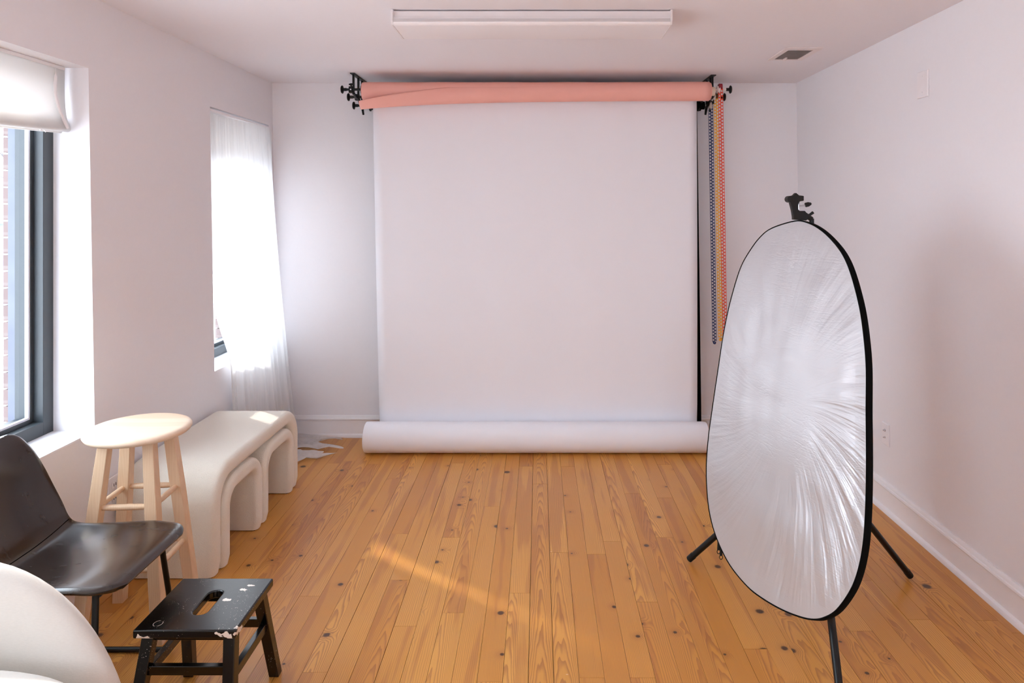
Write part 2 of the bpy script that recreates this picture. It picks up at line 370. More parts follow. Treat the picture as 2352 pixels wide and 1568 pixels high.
def frames(pts):
    out = []; up = None
    for i, p in enumerate(pts):
        t = (Vector(pts[min(i + 1, len(pts) - 1)]) - Vector(pts[max(i - 1, 0)])).normalized()
        if up is None:
            a = Vector((0, 0, 1)) if abs(t.z) < .9 else Vector((0, 1, 0)); n = (a - t * a.dot(t)).normalized()
        else: n = (up - t * up.dot(t)).normalized()
        up = n; out.append((Vector(p), t, n, t.cross(n)))
    return out
def tube(bm, pts, r, seg=12, cap=True):
    rr = r if isinstance(r, (list, tuple)) else [r] * len(pts)
    loft(bm, [[p + n * (q * math.cos(2 * PI * k / seg)) + b * (q * math.sin(2 * PI * k / seg)) for k in range(seg)] for (p, t, n, b), q in zip(frames(pts), rr)], cap)
def lathe(bm, c, axis, prof, seg=32):
    """prof: list of (distance along axis, radius)."""
    ax = Vector(axis).normalized(); a = Vector((0, 0, 1)) if abs(ax.z) < .9 else Vector((1, 0, 0))
    n = (a - ax * a.dot(ax)).normalized(); b = ax.cross(n); c = Vector(c)
    loft(bm, [[c + ax * d + n * (r * math.cos(2 * PI * k / seg)) + b * (r * math.sin(2 * PI * k / seg)) for k in range(seg)] for d, r in prof])
def rrect(w_, h_, r, n=6):
    pts = []
    for (sx, sy, a0) in ((1, 1, 0), (-1, 1, PI / 2), (-1, -1, PI), (1, -1, 3 * PI / 2)):
        for k in range(n + 1):
            a = a0 + k * PI / 2 / n; pts.append((sx * (w_ / 2 - r) + r * math.cos(a), sy * (h_ / 2 - r) + r * math.sin(a)))
    return pts
def crom(P, n, closed=True):
    out = []; m = len(P); cnt = m if closed else m - 1
    for i in range(cnt):
        g = (lambda k: P[k % m]) if closed else (lambda k: P[max(0, min(m - 1, k))])
        p0, p1, p2, p3 = g(i - 1), g(i), g(i + 1), g(i + 2)
        for k in range(n):
            t = k / n
            out.append(tuple(.5 * (2 * b + (c - a) * t + (2 * a - 5 * b + 4 * c - d) * t * t + (3 * b - a - 3 * c + d) * t ** 3) for a, b, c, d in zip(p0, p1, p2, p3)))
    if not closed: out.append(tuple(P[-1]))
    return out
def NB(): return bmesh.new()

# ---------------------------------------------------------------- the room
ZC = 2.38; YB = 4.60; YF = -2.4
def XL(z): return -1.796 + .0175 * (ZC - z)      # both side walls of the old house lean a little
def XR(z): return 1.737 + .014 * (ZC - z)
ZS, ZH = .641, 2.088
OPEN = [(-1.75, -.25), (1.12, 2.716), (3.72, 4.53)]  # first opening is an unseen window, added to let in more light

bm = NB(); ys = sorted({YF, YB + .1, *[a for o_ in OPEN for a in o_]}); zs = [-.06, ZS, ZH, ZC + .06]
TH = .165
for i in range(len(ys) - 1):
    for j in range(3):
        if j == 1 and any(abs(ys[i] - a) < 1e-6 for a, b in OPEN): continue
        y0, y1, z0, z1 = ys[i], ys[i + 1], zs[j], zs[j + 1]
        hexa(bm, [(XL(z0) - TH, y0, z0), (XL(z0), y0, z0), (XL(z0), y1, z0), (XL(z0) - TH, y1, z0), (XL(z1) - TH, y0, z1), (XL(z1), y0, z1), (XL(z1), y1, z1), (XL(z1) - TH, y1, z1)])
bmesh.ops.remove_doubles(bm, verts=bm.verts, dist=1e-5)
# drop the faces shared by two neighbouring blocks
seen = {}
for f in list(bm.faces):
    seen.setdefault(tuple(sorted(v.index if v.index >= 0 else id(v) for v in f.verts)), []).append(f)
bm.verts.index_update(); seen = {}
for f in bm.faces: seen.setdefault(tuple(sorted(v.index for v in f.verts)), []).append(f)
bmesh.ops.delete(bm, geom=[f for g in seen.values() if len(g) > 1 for f in g], context='FACES_ONLY')
tag(obj('wall_left', bm, M['wall'], smooth=False), kind='structure')
bm = NB(); hexa(bm, [(XR(-.06), YF, -.06), (2.0, YF, -.06), (2.0, YB + .1, -.06), (XR(-.06), YB + .1, -.06), (XR(ZC + .06), YF, ZC + .06), (2.0, YF, ZC + .06), (2.0, YB + .1, ZC + .06), (XR(ZC + .06), YB + .1, ZC + .06)])
tag(obj('wall_right', bm, M['wall'], smooth=False), kind='structure')
bm = NB(); box(bm, -1.95, 2.0, YB, YB + .15, -.06, ZC + .06); tag(obj('wall_back', bm, M['wall'], smooth=False), kind='structure')
bm = NB()
for q in ((-1.95, -.65, -.06, ZC + .06), (.65, 2.0, -.06, ZC + .06), (-.65, .65, -.06, .75), (-.65, .65, 2.09, ZC + .06)): box(bm, q[0], q[1], YF - .15, YF, q[2], q[3])  # leaves the opening for the added window behind the camera
tag(obj('wall_front', bm, M['wall'], smooth=False), kind='structure')
bm = NB(); box(bm, -1.97, 2.0, YF - .1, YB + .1, ZC, ZC + .1); tag(obj('ceiling', bm, M['ceiling'], smooth=False), kind='structure')

# floor: separate boards 83 mm wide, with the butt joints where they lie in the room
bm = NB(); uvl = bm.loops.layers.uv.new('UVMap'); cl = bm.loops.layers.float_color.new('rnd')
W = .0828; X0 = .049
joint = {}
def add_joint(px, py):
    Y = F_PX * H / (py - CY); X = (px - CX) * Y / F_PX; joint.setdefault(math.floor((X - X0) / W), []).append(Y)
for px, py in ((1212, 1070.5), (1287, 1268.5), (1530, 1143), (695, 1121), (1038, 1234), (927, 1331.6), (1052, 1407), (1496, 1382), (1130, 1565.5), (1360, 1556), (1475, 1556), (1736, 1490), (1450, 1133), (1400, 1243)): add_joint(px, py)
for k in range(math.floor((-1.8 - X0) / W), math.ceil((1.78 - X0) / W)):
    rj = random.Random(k * 13 + 5); cuts = sorted(joint.get(k, []))
    y = cuts[0] if cuts else YB + .02 - rj.uniform(.3, 2.6); lo_, hi_ = [y], [max(cuts) if cuts else y]
    while lo_[-1] > YF: lo_.append(lo_[-1] - rj.uniform(1.1, 2.6))
    while hi_[-1] < YB: hi_.append(hi_[-1] + rj.uniform(1.6, 2.8))
    cs = sorted(set(lo_ + cuts + hi_)); gl = rj.choice((.0004, .0008, .0014)); gr = .0004
    for a, b in zip(cs, cs[1:]):
        a = max(a, YF); b = min(b, YB + .05)
        if b - a < .02: continue
        r = (rj.random(), rj.random(), rj.random(), 1)
        if k == -1: r = (r[0], .5, .95, 1)
        x0, x1 = X0 + k * W + gl, X0 + (k + 1) * W - gr
        n0 = len(bm.faces); vs_ = box(bm, x0, x1, a + .0005, b - .0005, -.02, 0)
        bm.faces.ensure_lookup_table()
        for f in bm.faces[n0:]:
            for l in f.loops:
                l[uvl].uv = ((l.vert.co.x - x0) / W, l.vert.co.y + r[0] * 9); l[cl] = r
fl = tag(obj('floor', bm, M['floor'], smooth=False), kind='structure')
bm = NB(); box(bm, -1.97, 2.0, YF - .1, YB + .1, -.10, -.021); tag(obj('floor_base', bm, M['dark'], smooth=False), kind='structure')

# baseboards
def base_profile(h=.145):
    return [(0, 0), (.031, 0), (.031, .008), (.026, .018), (.016, .024), (.015, .024), (.015, .112), (.019, .115), (.021, .121), (.019, .128), (.013, .131), (.012, .137), (.006, .145), (0, .145)]
bm = NB(); loft(bm, [[(x, YB - d, z) for d, z in base_profile()] for x in (-1.80, 1.80)]); tag(obj('baseboard_back', bm, M['trim'], angle=30), kind='structure')
bm = NB(); loft(bm, [[(XR(z) - d, y, z) for d, z in base_profile()] for y in (YF, YB)]); tag(obj('baseboard_right', bm, M['trim'], angle=30), kind='structure')
bm = NB(); loft(bm, [[(XL(z) + d * .45, y, z * .9) for d, z in base_profile()] for y in (YF, YB)]); tag(obj('baseboard_left', bm, M['trim'], angle=30), kind='structure')

# windows in the left wall; the one behind the camera is added for brightness
def window(idx, y0, y1, mull=False):
    xf = XL(1.4) - .152; xo = xf - .100
    t = bpy.data.objects.new('window_%d' % idx, None); link(t, None, (xf, (y0 + y1) / 2, ZS)); t['kind'] = 'structure'
    b_ = NB(); fw = .055
    for a, b, c, d in ((y0 - .01, y0 + fw, ZS - .01, ZH + .01), (y1 - fw, y1 + .01, ZS - .01, ZH + .01)): box(b_, xo, xf, a, b, c, d)
    for c, d in ((ZS - .01, ZS + fw), (ZH - fw, ZH + .01)): box(b_, xo, xf, y0 + fw, y1 - fw, c, d)
    ym = (y0 + y1) / 2
    if mull: box(b_, xo, xf, ym - .025, ym + .025, ZS + fw, ZH - fw)
    obj('window_frame', b_, M['frame'], t, smooth=False, bevel=.002)
    b_ = NB(); xs = xf - .037; s = fw + .016
    for a, b, c, d in ((y0 + fw, y0 + s, ZS + fw, ZH - fw), (y1 - s, y1 - fw, ZS + fw, ZH - fw), (y0 + s, y1 - s, ZS + fw, ZS + s), (y0 + s, y1 - s, ZH - s, ZH - fw)): box(b_, xo, xs, a, b, c, d)
    obj('window_sash', b_, M['frame'], t, smooth=False, bevel=.0015)
    b_ = NB(); g = s + .008; xg = xf - .040
    for a, b, c, d in ((y0 + s, y0 + g, ZS + s, ZH - s), (y1 - g, y1 - s, ZS + s, ZH - s), (y0 + g, y1 - g, ZS + s, ZS + g), (y0 + g, y1 - g, ZH - g, ZH - s)): box(b_, xg - .014, xg, a, b, c, d)
    obj('glazing_bead', b_, M['gasket'], t, smooth=False)
    b_ = NB(); v_ = [b_.verts.new((xg - .008, yy, zz)) for yy, zz in ((y0 + s, ZS + s), (y1 - s, ZS + s), (y1 - s, ZH - s), (y0 + s, ZH - s))]; b_.faces.new(v_); obj('window_pane', b_, M['glass'], t, smooth=False)
    b_ = NB()
    for a, b in ((y0 - .04, y0 + s - .002), (y1 - s + .002, y1 + .04)): box(b_, xo - .004, xg - .0145, a, b, ZS, ZH)
    box(b_, xo - .05, xg - .0145, y0 - .04, y1 + .04, ZS - .03, ZS + .02)
    return t
for i, (a, b) in enumerate(OPEN): window((3, 1, 2)[i], a, b)
wf = bpy.data.objects.new('window_4', None); link(wf, None, (0, YF - .12, .75)); wf['kind'] = 'structure'  # unseen window behind the camera, added to brighten the room
b_ = NB()
for q in ((-.65, -.59, .75, 2.09), (.59, .65, .75, 2.09), (-.59, .59, .75, .81), (-.59, .59, 2.03, 2.09), (-.03, .03, .81, 2.03)): box(b_, q[0], q[1], YF - .14, YF - .09, q[2], q[3])
obj('window_frame', b_, M['frame'], wf, smooth=False, bevel=.002)
b_ = NB(); v_ = [b_.verts.new((x, YF - .115, z)) for x, z in ((-.59, .81), (.59, .81), (.59, 2.03), (-.59, 2.03))]; b_.faces.new(v_); obj('window_pane', b_, M['glass'], wf, smooth=False)
# painted sill boards
for i, (a, b) in enumerate(OPEN):
    b_ = NB(); box(b_, XL(ZS) - .17, XL(ZS) - .001, a + .001, b - .001, ZS - .001, ZS + .004)
    tag(obj('trim_%d' % (i + 1), b_, M['trim'], smooth=False, bevel=.0015), kind='structure')

# outer brick skin with metal window surrounds, street level and what stands beyond
bm = NB(); XO0, XO1 = -2.055, -2.165
for y0, y1, z0, z1 in [(YF - .2, OPEN[0][0] - .045, -.9, 3), (OPEN[0][1] + .045, OPEN[1][0] - .045, -.9, 3), (OPEN[1][1] + .045, OPEN[2][0] - .045, -.9, 3), (OPEN[2][1] + .045, YB + .2, -.9, 3)]:
    rows = int((z1 - z0) / .068)
    for r in range(rows):
        d = random.Random(r * 7 + int(y0 * 10)).uniform(-.006, .004)
        box(bm, XO1 + d, XO0, y0 - d, y1 + d, z0 + r * .068 + .003, z0 + (r + 1) * .068 - .003)
    box(bm, XO1 + .02, XO0, y0 + .012, y1 - .012, z0, z1)
for a, b in OPEN:
    box(bm, XO1, XO0, a - .05, b + .05, -.9, ZS - .03); box(bm, XO1, XO0, a - .05, b + .05, ZH + .02, 3)
tag(obj('wall_exterior', bm, M['brick'], smooth=False), kind='structure')
bm = NB()
for a, b in OPEN:
    for (c, d) in ((a - .05, a + .063), (b - .063, b + .05)): box(bm, -2.062, -2.036, c, d, ZS - .02, ZH + .02)
    box(bm, -2.12, -2.036, a - .05, b + .05, ZS - .04, ZS + .02); box(bm, -2.062, -2.036, a - .05, b + .05, ZH, ZH + .03)
tag(obj('trim_4', bm, M['exttrim'], smooth=False), kind='structure')
bm = NB(); box(bm, -60, -2.0, -30, 70, -1.0, -.9); tag(obj('street_ground', bm, M['street'], smooth=False), kind='structure')
r_ = thing('house', 'pale bluish house across the street, seen through the large window', 'building', (-14, 19.5, -.9))
bm = NB(); box(bm, -17, -12.4, 17.2, 30, -.9, 1.2); obj('facade', bm, M['paleblue'], r_, smooth=False)
bm = NB(); loft(bm, [[(x, 17.0, 1.2), (x, 30.2, 1.2), (x, 23.6, 3.4)] for x in (-17.2, -12.2)]); obj('roof', bm, M['bark'], r_, smooth=False)
bm = NB(); box(bm, -14.2, -13.5, 17.12, 17.2, -.9, .9); obj('door', bm, M['paintwhite'], r_, smooth=False)
r_ = thing('bare_tree', 'leafless street tree seen through the large window', 'tree', (-8.6, 11.6, -.9))
bm = NB(); rt = random.Random(3)
def branch(p, d, l, r, lev):
    q = p + d * l * .5 + Vector((rt.uniform(-.1, .1), rt.uniform(-.1, .1), 0)) * l * .3; e = p + d * l
    tube(bm, [p, q, e], [r, r * .8, r * .55], 6)
    if lev:
        for k in range(3):
            nd = (d + Vector((rt.uniform(-.9, .9), rt.uniform(-.9, .9), rt.uniform(-.15, .6)))).normalized(); branch(q if k == 0 else e, nd, l * .68, r * .5, lev - 1)
branch(Vector((-8.6, 11.6, -.9)), Vector((0, 0, 1)), 1.9, .11, 4)
obj('trunk', bm, M['bark'], r_)

# ---------------------------------------------------------------- ceiling light, vent, plates
lt = thing('ceiling_light', 'long white fluorescent ceiling light with ribbed wraparound lens, switched off', 'ceiling light', (-.03, 3.03, ZC))
bm = NB(); box(bm, -.60, .54, 2.95, 3.13, ZC - .006, ZC - .0005); obj('shadow_gap_strip', bm, M['dark'], lt, smooth=False)  # dark strip standing in for the shadow gap above the housing
bm = NB(); box(bm, -.622, .564, 2.917, 3.155, ZC - .040, ZC - .006); obj('housing', bm, M['fixture'], lt, smooth=False, bevel=.002)
prof = [(2.908, ZC - .038)] + [(2.910 + .016 * (1 - math.cos(a)), ZC - .052 - .016 * math.sin(a)) for a in [k * PI / 12 for k in range(7)]] + [(3.146 + .016 * math.sin(a), ZC - .052 - .016 * math.cos(a)) for a in [k * PI / 12 for k in range(7)]] + [(3.164, ZC - .038)]
bm = NB(); n = 2
loft(bm, [[(x, y, z) for y, z in prof] for x in (-.620, .562)]); obj('lens', bm, M['lens'], lt, angle=50)
bm = NB()
for k in range(9):
    z = ZC - .040 - .0016 * k - .001; box(bm, -.6195, .5615, 2.9062, 2.909, z - .0004, z + .0004)
obj('lens_rib', bm, M['lens'], lt, smooth=False)
for x0, x1 in ((-.629, -.620), (.562, .570)):
    bm = NB(); pr = [(2.903, ZC - .004), (2.903, ZC - .050), (2.915, ZC - .066), (2.93, ZC - .070), (3.145, ZC - .070), (3.162, ZC - .064), (3.170, ZC - .050), (3.170, ZC - .004)]
    loft(bm, [[(x, y, z) for y, z in pr] for x in (x0, x1)]); obj('end_cap', bm, M['fixture'], lt, smooth=False, bevel=.0015)

vt = thing('ceiling_vent', 'small square metal air vent set in the ceiling near the right wall', 'vent', (1.4, 3.73, ZC))
bm = NB(); x0, x1, y0, y1 = 1.300, 1.497, 3.586, 3.875; a0, a1, b0, b1 = 1.330, 1.462, 3.635, 3.853; z = ZC - .007
for q in ((x0, a0, y0, y1), (a1, x1, y0, y1), (a0, a1, y0, b0), (a0, a1, b1, y1)): box(bm, q[0], q[1], q[2], q[3], z, ZC - .0005)
obj('frame', bm, M['ventwhite'], vt, smooth=False, bevel=.0015)
bm = NB(); box(bm, a0, a1, b0, b1, ZC - .0015, ZC - .0005); obj('backing', bm, M['ventback'], vt, smooth=False)
for k in range(13):
    y = b0 + (k + .5) * (b1 - b0) / 13; bm = NB(); hexa(bm, [(a0, y - .002, z), (a1, y - .002, z), (a1, y, z), (a0, y, z), (a0, y + .006, ZC - .002), (a1, y + .006, ZC - .002), (a1, y + .008, ZC - .002), (a0, y + .008, ZC - .002)]); obj('slat', bm, M['slat'], vt, smooth=False)
bm = NB(); box(bm, 1.375, 1.385, 3.80, 3.845, z - .006, z + .001); obj('lever', bm, M['ventwhite'], vt, smooth=False, bevel=.001)
for y in (y0 + .012, y1 - .010):
    bm = NB(); lathe(bm, (1.398, y, z), (0, 0, -1), [(0, .004), (.0015, .0035), (.002, .001)], 12); obj('screw', bm, M['slat'], vt)

def plate(name, label, cat, wallx, y0, y1, z0, z1, side, m=None):
    r = thing(name, label, cat, (wallx, (y0 + y1) / 2, (z0 + z1) / 2)); s = -side
    bm = NB(); loft(bm, [[(wallx + s * .0003, y0, z0), (wallx + s * .0003, y1, z0), (wallx + s * .0003, y1, z1), (wallx + s * .0003, y0, z1)], [(wallx + s * .004, y0, z0), (wallx + s * .004, y1, z0), (wallx + s * .004, y1, z1), (wallx + s * .004, y0, z1)], [(wallx + s * .006, y0 + .003, z0 + .003), (wallx + s * .006, y1 - .003, z0 + .003), (wallx + s * .006, y1 - .003, z1 - .003), (wallx + s * .006, y0 + .003, z1 - .003)]])
    obj('cover_plate', bm, m or M['plate'], r, smooth=False); return r
r = plate('blank_wall_plate', 'blank white cover plate high on the right wall', 'wall plate', XR(2.09) - .001, 3.043, 3.13, 2.032, 2.151, 1)
for z in (2.055, 2.128):
    bm = NB(); lathe(bm, (XR(2.09) - .007, 3.087, z), (-1, 0, 0), [(0, .0035), (.001, .003), (.0015, .001)], 12); obj('screw', bm, M['plate'], r)
xw = XR(.39) - .001
r = plate('cable_jack_plate', 'white wall plate with two metal cable jacks, low on the right wall', 'wall plate', xw, 3.428, 3.498, .333, .443, 1)
for z, rr in ((.408, .007), (.372, .005)):
    bm = NB(); lathe(bm, (xw - .006, 3.463, z), (-1, 0, 0), [(0, rr), (.002, rr), (.0025, rr * .6), (.010, rr * .6), (.0105, rr * .3)], 16); obj('jack', bm, M['chrome'], r)
xw = XL(.37) + .001
r = plate('power_outlet', 'white power outlet low on the left wall behind the tall stool', 'outlet', xw, 2.782, 2.862, .30, .425, -1)
for z in (.39, .335):
    bm = NB(); box(bm, xw + .006, xw + .0085, 2.806, 2.838, z - .014, z + .014); s_ = obj('socket', bm, M['plate'], r, smooth=False, bevel=.002)
    for yy in (2.815, 2.829):
        bm = NB(); box(bm, xw + .0085, xw + .0092, yy - .0015, yy + .0015, z - .006, z + .006); obj('slot', bm, M['dark'], s_, smooth=False)

# ---------------------------------------------------------------- backdrop hardware, papers and chains
TY = (4.28, 4.396, 4.49); TZ = (2.268, 2.252, 2.212)
def bracket(name, label, xp0, xp1, y0, kx, out, right=False):
    """ceiling plate, three hangers, and per tier an arm, clamp block and knob."""
    r = thing(name, label, 'backdrop bracket', ((xp0 + xp1) / 2, (y0 + 4.57) / 2, ZC), 'backdrop brackets on the ceiling')
    bm = NB(); box(bm, xp0, xp1, y0, 4.572, ZC - .006, ZC - .0005); obj('ceiling_plate', bm, M['black'], r, smooth=False, bevel=.001)
    xm = (xp0 + xp1) / 2
    for i in range(3):
        y, z = TY[i], TZ[i]; yh = y0 + .03 if i == 0 else y
        bm = NB(); box(bm, xm - .006, xm + .006, yh - .008, yh + .008, z - .02, ZC - .006); obj('hanger', bm, M['black'], r, smooth=False, bevel=.001)
    bm = NB()
    for i in range(2): 
        a = Vector((xm, TY[i], TZ[i] - .01)); b = Vector((xm, TY[i + 1], TZ[i + 1] - .01)); tube(bm, [a, (a + b) / 2 + Vector((0, 0, -.01)), b], .009, 8)
    a = Vector((xm, TY[2], TZ[2] - .01)); tube(bm, [a, a + Vector((0, .03, -.045))], [.009, .007], 8)
    obj('tier_link', bm, M['black'], r)
    for i in range(3):
        y, z, k = TY[i], TZ[i] + (.012 if i == 0 else 0), kx[i]
        bm = NB(); xa = xm - out * .06; tube(bm, [(xa, y, z), (k - out * .028, y, z)], .008, 10); arm = obj('arm', bm, M['whiteplastic'] if right else M['black'], r)
        if not right:
            bm = NB(); box(bm, k - out * .062 - .014, k - out * .062 + .014, y - .015, y + .015, z - .022, z + .018); c = obj('clamp_block', bm, M['blackplastic'], r, smooth=False, bevel=.004)
            bm = NB(); lathe(bm, (k - out * .062, y - .0155, z - .002), (0, -1, 0), [(0, .005), (.002, .0045), (.0025, .002)], 12); obj('screw', bm, M['chrome'], c)
            if i == 0:
                bm = NB(); lathe(bm, (k - out * .062, y, z + .018), (-.15, 0, 1), [(0, .005), (.01, .005), (.012, .013), (.018, .014), (.020, .008)], 16); obj('wing_screw', bm, M['blackplastic'], c)
        if i < 2 or not right:
            bm = NB(); lathe(bm, (k, y, z), (-out, 0, 0), [(-.002, .012), (.0, .022), (.005, .026), (.009, .024), (.012, .012), (.014, .010), (.032, .010), (.034, .006)], 24); obj('knob', bm, M['blackplastic'], r)
        bm = NB(); lathe(bm, (xm - out * .055, y, z - .004), (-out, 0, 0), [(-.006, .030), (-.004, .034), (.002, .034), (.004, .026), (.02, .024)], 24); obj('roller_flange', bm, M['blackplastic'], r)
        if right:
            bm = NB(); lathe(bm, (xm + .012, y, z), (1, 0, 0), [(0, .02), (.004, .026), (.006, .022), (.014, .022), (.016, .028), (.02, .02)], 20); obj('clutch', bm, M['whiteplastic'], r)
            bm = NB(); box(bm, xm + .016, xm + .023, y - .012, y - .004, z - .045, z + .03); obj('clutch_lever', bm, M['blackplastic'], r, smooth=False, bevel=.002)
    return r
bracket('backdrop_bracket', 'black triple backdrop roller bracket with round knobs, above the window side', -1.175, -1.145, 4.25, (-1.236, -1.229, -1.22), -1)
bracket('backdrop_bracket', 'black and white backdrop bracket above the three hanging coloured chains', 1.088, 1.122, 4.31, (1.208, 1.202, 1.172), 1, True)

# salmon roll with a loose outer turn
r = thing('pink_paper_roll', 'roll of salmon pink seamless paper hung under the ceiling', 'paper roll', (0, 4.28, 2.268))
bm = NB(); RP = .0575; lathe(bm, (-1.100, 4.28, 2.268), (1, 0, 0), [(0, .03), (.0, RP - .002), (.012, RP)] + [(.012 + k * 2.136 / 20, RP + .0006 * math.sin(k * 1.7)) for k in range(1, 20)] + [(2.150, RP - .001), (2.152, RP - .003), (2.176, RP - .004), (2.178, .03)], 56); obj('wound_paper', bm, M['pinkpaper'], r)
bm = NB(); rows = []
NSX = 60
for i in range(NSX + 1):
    s = i / NSX; x = -1.108 + s * 2.175; e = (1 - s) ** 1.7
    end = math.radians(-17 + 112 * (1 - (1 - s) ** 2.4) + 2.2 * math.sin(s * 31) * (1 - s) * s * 3); st = math.radians(-215)
    ring = []
    for k in range(37):
        a = st + (end - st) * k / 36; g = max(0.0, (k / 36 - .25) / .75)
        rr = RP + .0015 + .001 * k / 36 + .020 * e * g
        yy = 4.28 - rr * math.cos(a) * 1.0; zz = 2.268 + rr * math.sin(a) - .048 * e * min(1, g * 1.6)
        ring.append((x, yy, zz))
    rows.append(ring)
R = loft(bm, rows, cap=False, closed=False)
o = obj('loose_paper_end', bm, M['pinkpaper'], r); sm = o.modifiers.new('solid', 'SOLIDIFY'); sm.thickness = .0006
bm = NB(); lathe(bm, (1.078, 4.28, 2.268), (1, 0, 0), [(0, .028), (.025, .028), (.026, .02)], 24); obj('cardboard_core', bm, M['core'], r)

# white seamless paper: core up under the pink roll, sheet, and the unrolled bulk on the floor
r = thing('white_paper_backdrop', 'white seamless paper backdrop hanging down to a thick roll on the floor', 'backdrop', (0, 4.30, 0))
bm = NB(); lathe(bm, (-1.075, TY[1], TZ[1]), (1, 0, 0), [(0, .02), (.001, .026), (.03, .026), (.032, .034), (2.09, .034), (2.092, .026), (2.135, .026), (2.136, .02)], 32); obj('top_roller', bm, M['core'], r)
path = [(TY[1] - .036 * math.cos(a), TZ[1] + .036 * math.sin(a)) for a in [math.radians(d) for d in (100, 60, 30, 0)]]
path = [(TY[1] + .02, TZ[1] + .03), (TY[1] - .0, TZ[1] + .036), (TY[1] - .025, TZ[1] + .026), (TY[1] - .036, TZ[1])]
zz = 2.20
while zz > .24: path.append((4.357 + .040 * (1 - (zz - .2) / 2.0) ** 2 * .9, zz)); zz -= .06
path += [(4.400, .19), (4.403, .12), (4.398, .09)]
bm = NB(); rows = []
for (y, z) in path:
    t_ = max(0, min(1, (2.2 - z) / 2.0)); xl = -1.054 + .030 * t_; xr = 1.009 + .012 * t_; N_ = 40
    rows.append([(xl + (xr - xl) * k / N_, y + .0035 * math.sin(k * .55 + z * 1.3) * t_ * (1 - t_) * 1.5 - .012 * (max(0, 1 - k / 2.5) ** 2) * (1 - t_), z) for k in range(N_ + 1)])
loft(bm, rows, cap=False, closed=False); o = obj('hanging_sheet', bm, M['whitepaper'], r); sm = o.modifiers.new('solid', 'SOLIDIFY'); sm.thickness = .0005
bm = NB(); lathe(bm, (-1.089, 4.30, .0955), (1, 0, 0), [(.004, .03), (.004, .035), (0, .04), (0, .088), (.003, .0925), (.02, .0945), (2.127, .0945), (2.144, .0925), (2.147, .088), (2.147, .04), (2.143, .035), (2.143, .03)], 72); obj('floor_roll', bm, M['whitepaper'], r)

r = thing('black_paper_backdrop', 'black seamless paper hanging behind the white sheet, only its edge showing', 'backdrop', (0, 4.49, 0))
bm = NB(); lathe(bm, (-1.05, TY[2], TZ[2]), (1, 0, 0), [(0, .02), (.001, .026), (.01, .036), (2.115, .036), (2.118, .026), (2.14, .026), (2.142, .02)], 32); obj('top_roller', bm, M['blackpaper'], r)
bm = NB(); rows = []
for k in range(25):
    z = 2.21 - k * 2.18 / 24; t_ = k / 24; rows.append([(-1.0 + j * (2.0 + .034 + .034 * t_) / 10, 4.452 + .02 * t_ - (.0 if j < 10 else .0), z) for j in range(11)])
loft(bm, rows, cap=False, closed=False); o = obj('hanging_sheet', bm, M['blackpaper'], r); sm = o.modifiers.new('solid', 'SOLIDIFY'); sm.thickness = .0006

def chain(label, x, y, ztop, zbot, m, hub, lean):
    r = thing('pull_chain', label, 'chain', (x, y, ztop), 'backdrop pull chains'); P_ = .0208; sw = .0152
    def strand(xc, ph, name, lab=None):
        bm = NB(); z = ztop - .012; n_ = int((ztop - .012 - zbot - .012) / P_)
        def xx(z): return xc + lean * (ztop - z)
        for sx in (-1, 1):
            pts = [(xx(z - k * P_) + sx * (sw / 2 - .0012) - (xc - x) * .22 * (k / n_) ** 2, y + ph * .001, z - k * P_) for k in range(n_ + 1)]
            loft(bm, [[(p[0] - .0014, p[1] - .0012, p[2]), (p[0] + .0014, p[1] - .0012, p[2]), (p[0] + .0014, p[1] + .0012, p[2]), (p[0] - .0014, p[1] + .0012, p[2])] for p in pts])
        for k in range(n_ + 1):
            zz = z - k * P_ - ph * P_ * .5
            if zz < zbot + .01: continue
            xq = xx(zz) - (xc - x) * .22 * ((z - zz) / P_ / n_) ** 2; box(bm, xq - sw / 2 + .0005, xq + sw / 2 - .0005, y - .0016, y + .0016, zz - .0038, zz + .0038)
        return obj('chain_strand', bm, m, r, smooth=False)
    strand(x - sw / 2, 0, 'a'); strand(x + sw / 2, 1, 'b')
    bm = NB(); xb = x + lean * (ztop - zbot)
    pts = [(xb + .011 * math.cos(a), y, zbot + .012 - .012 * math.sin(a)) for a in [k * PI / 8 for k in range(9)]]
    loft(bm, [[(p[0], p[1] - .0016, p[2]), (p[0], p[1] + .0016, p[2]), (p[0] * .25 + xb * .75 + .0, p[1] + .0016, p[2] + .010), (p[0] * .25 + xb * .75, p[1] - .0016, p[2] + .010)] for p in pts]); obj('chain_loop', bm, m, r, smooth=False)
    bm = NB(); lathe(bm, (x - .012, y, ztop - .004), (1, 0, 0), [(0, .010), (.002, .0165), (.022, .0165), (.024, .010)], 24); obj('chain_wheel', bm, hub, r)
chain('orange-red plastic ladder chain, partly behind the silver reflector', 1.137, TY[0] - .012, 2.302, .66, M['red'], M['redhub'], .018)
chain('amber yellow plastic ladder chain hanging between the blue and the red chain', 1.142, TY[1] - .004, 2.262, .682, M['yellow'], M['amberhub'], .018)
chain('navy blue plastic ladder chain hanging next to the paper backdrop', 1.133, TY[2] + .004, 2.232, .642, M['blue'], M['blackplastic'], .016)

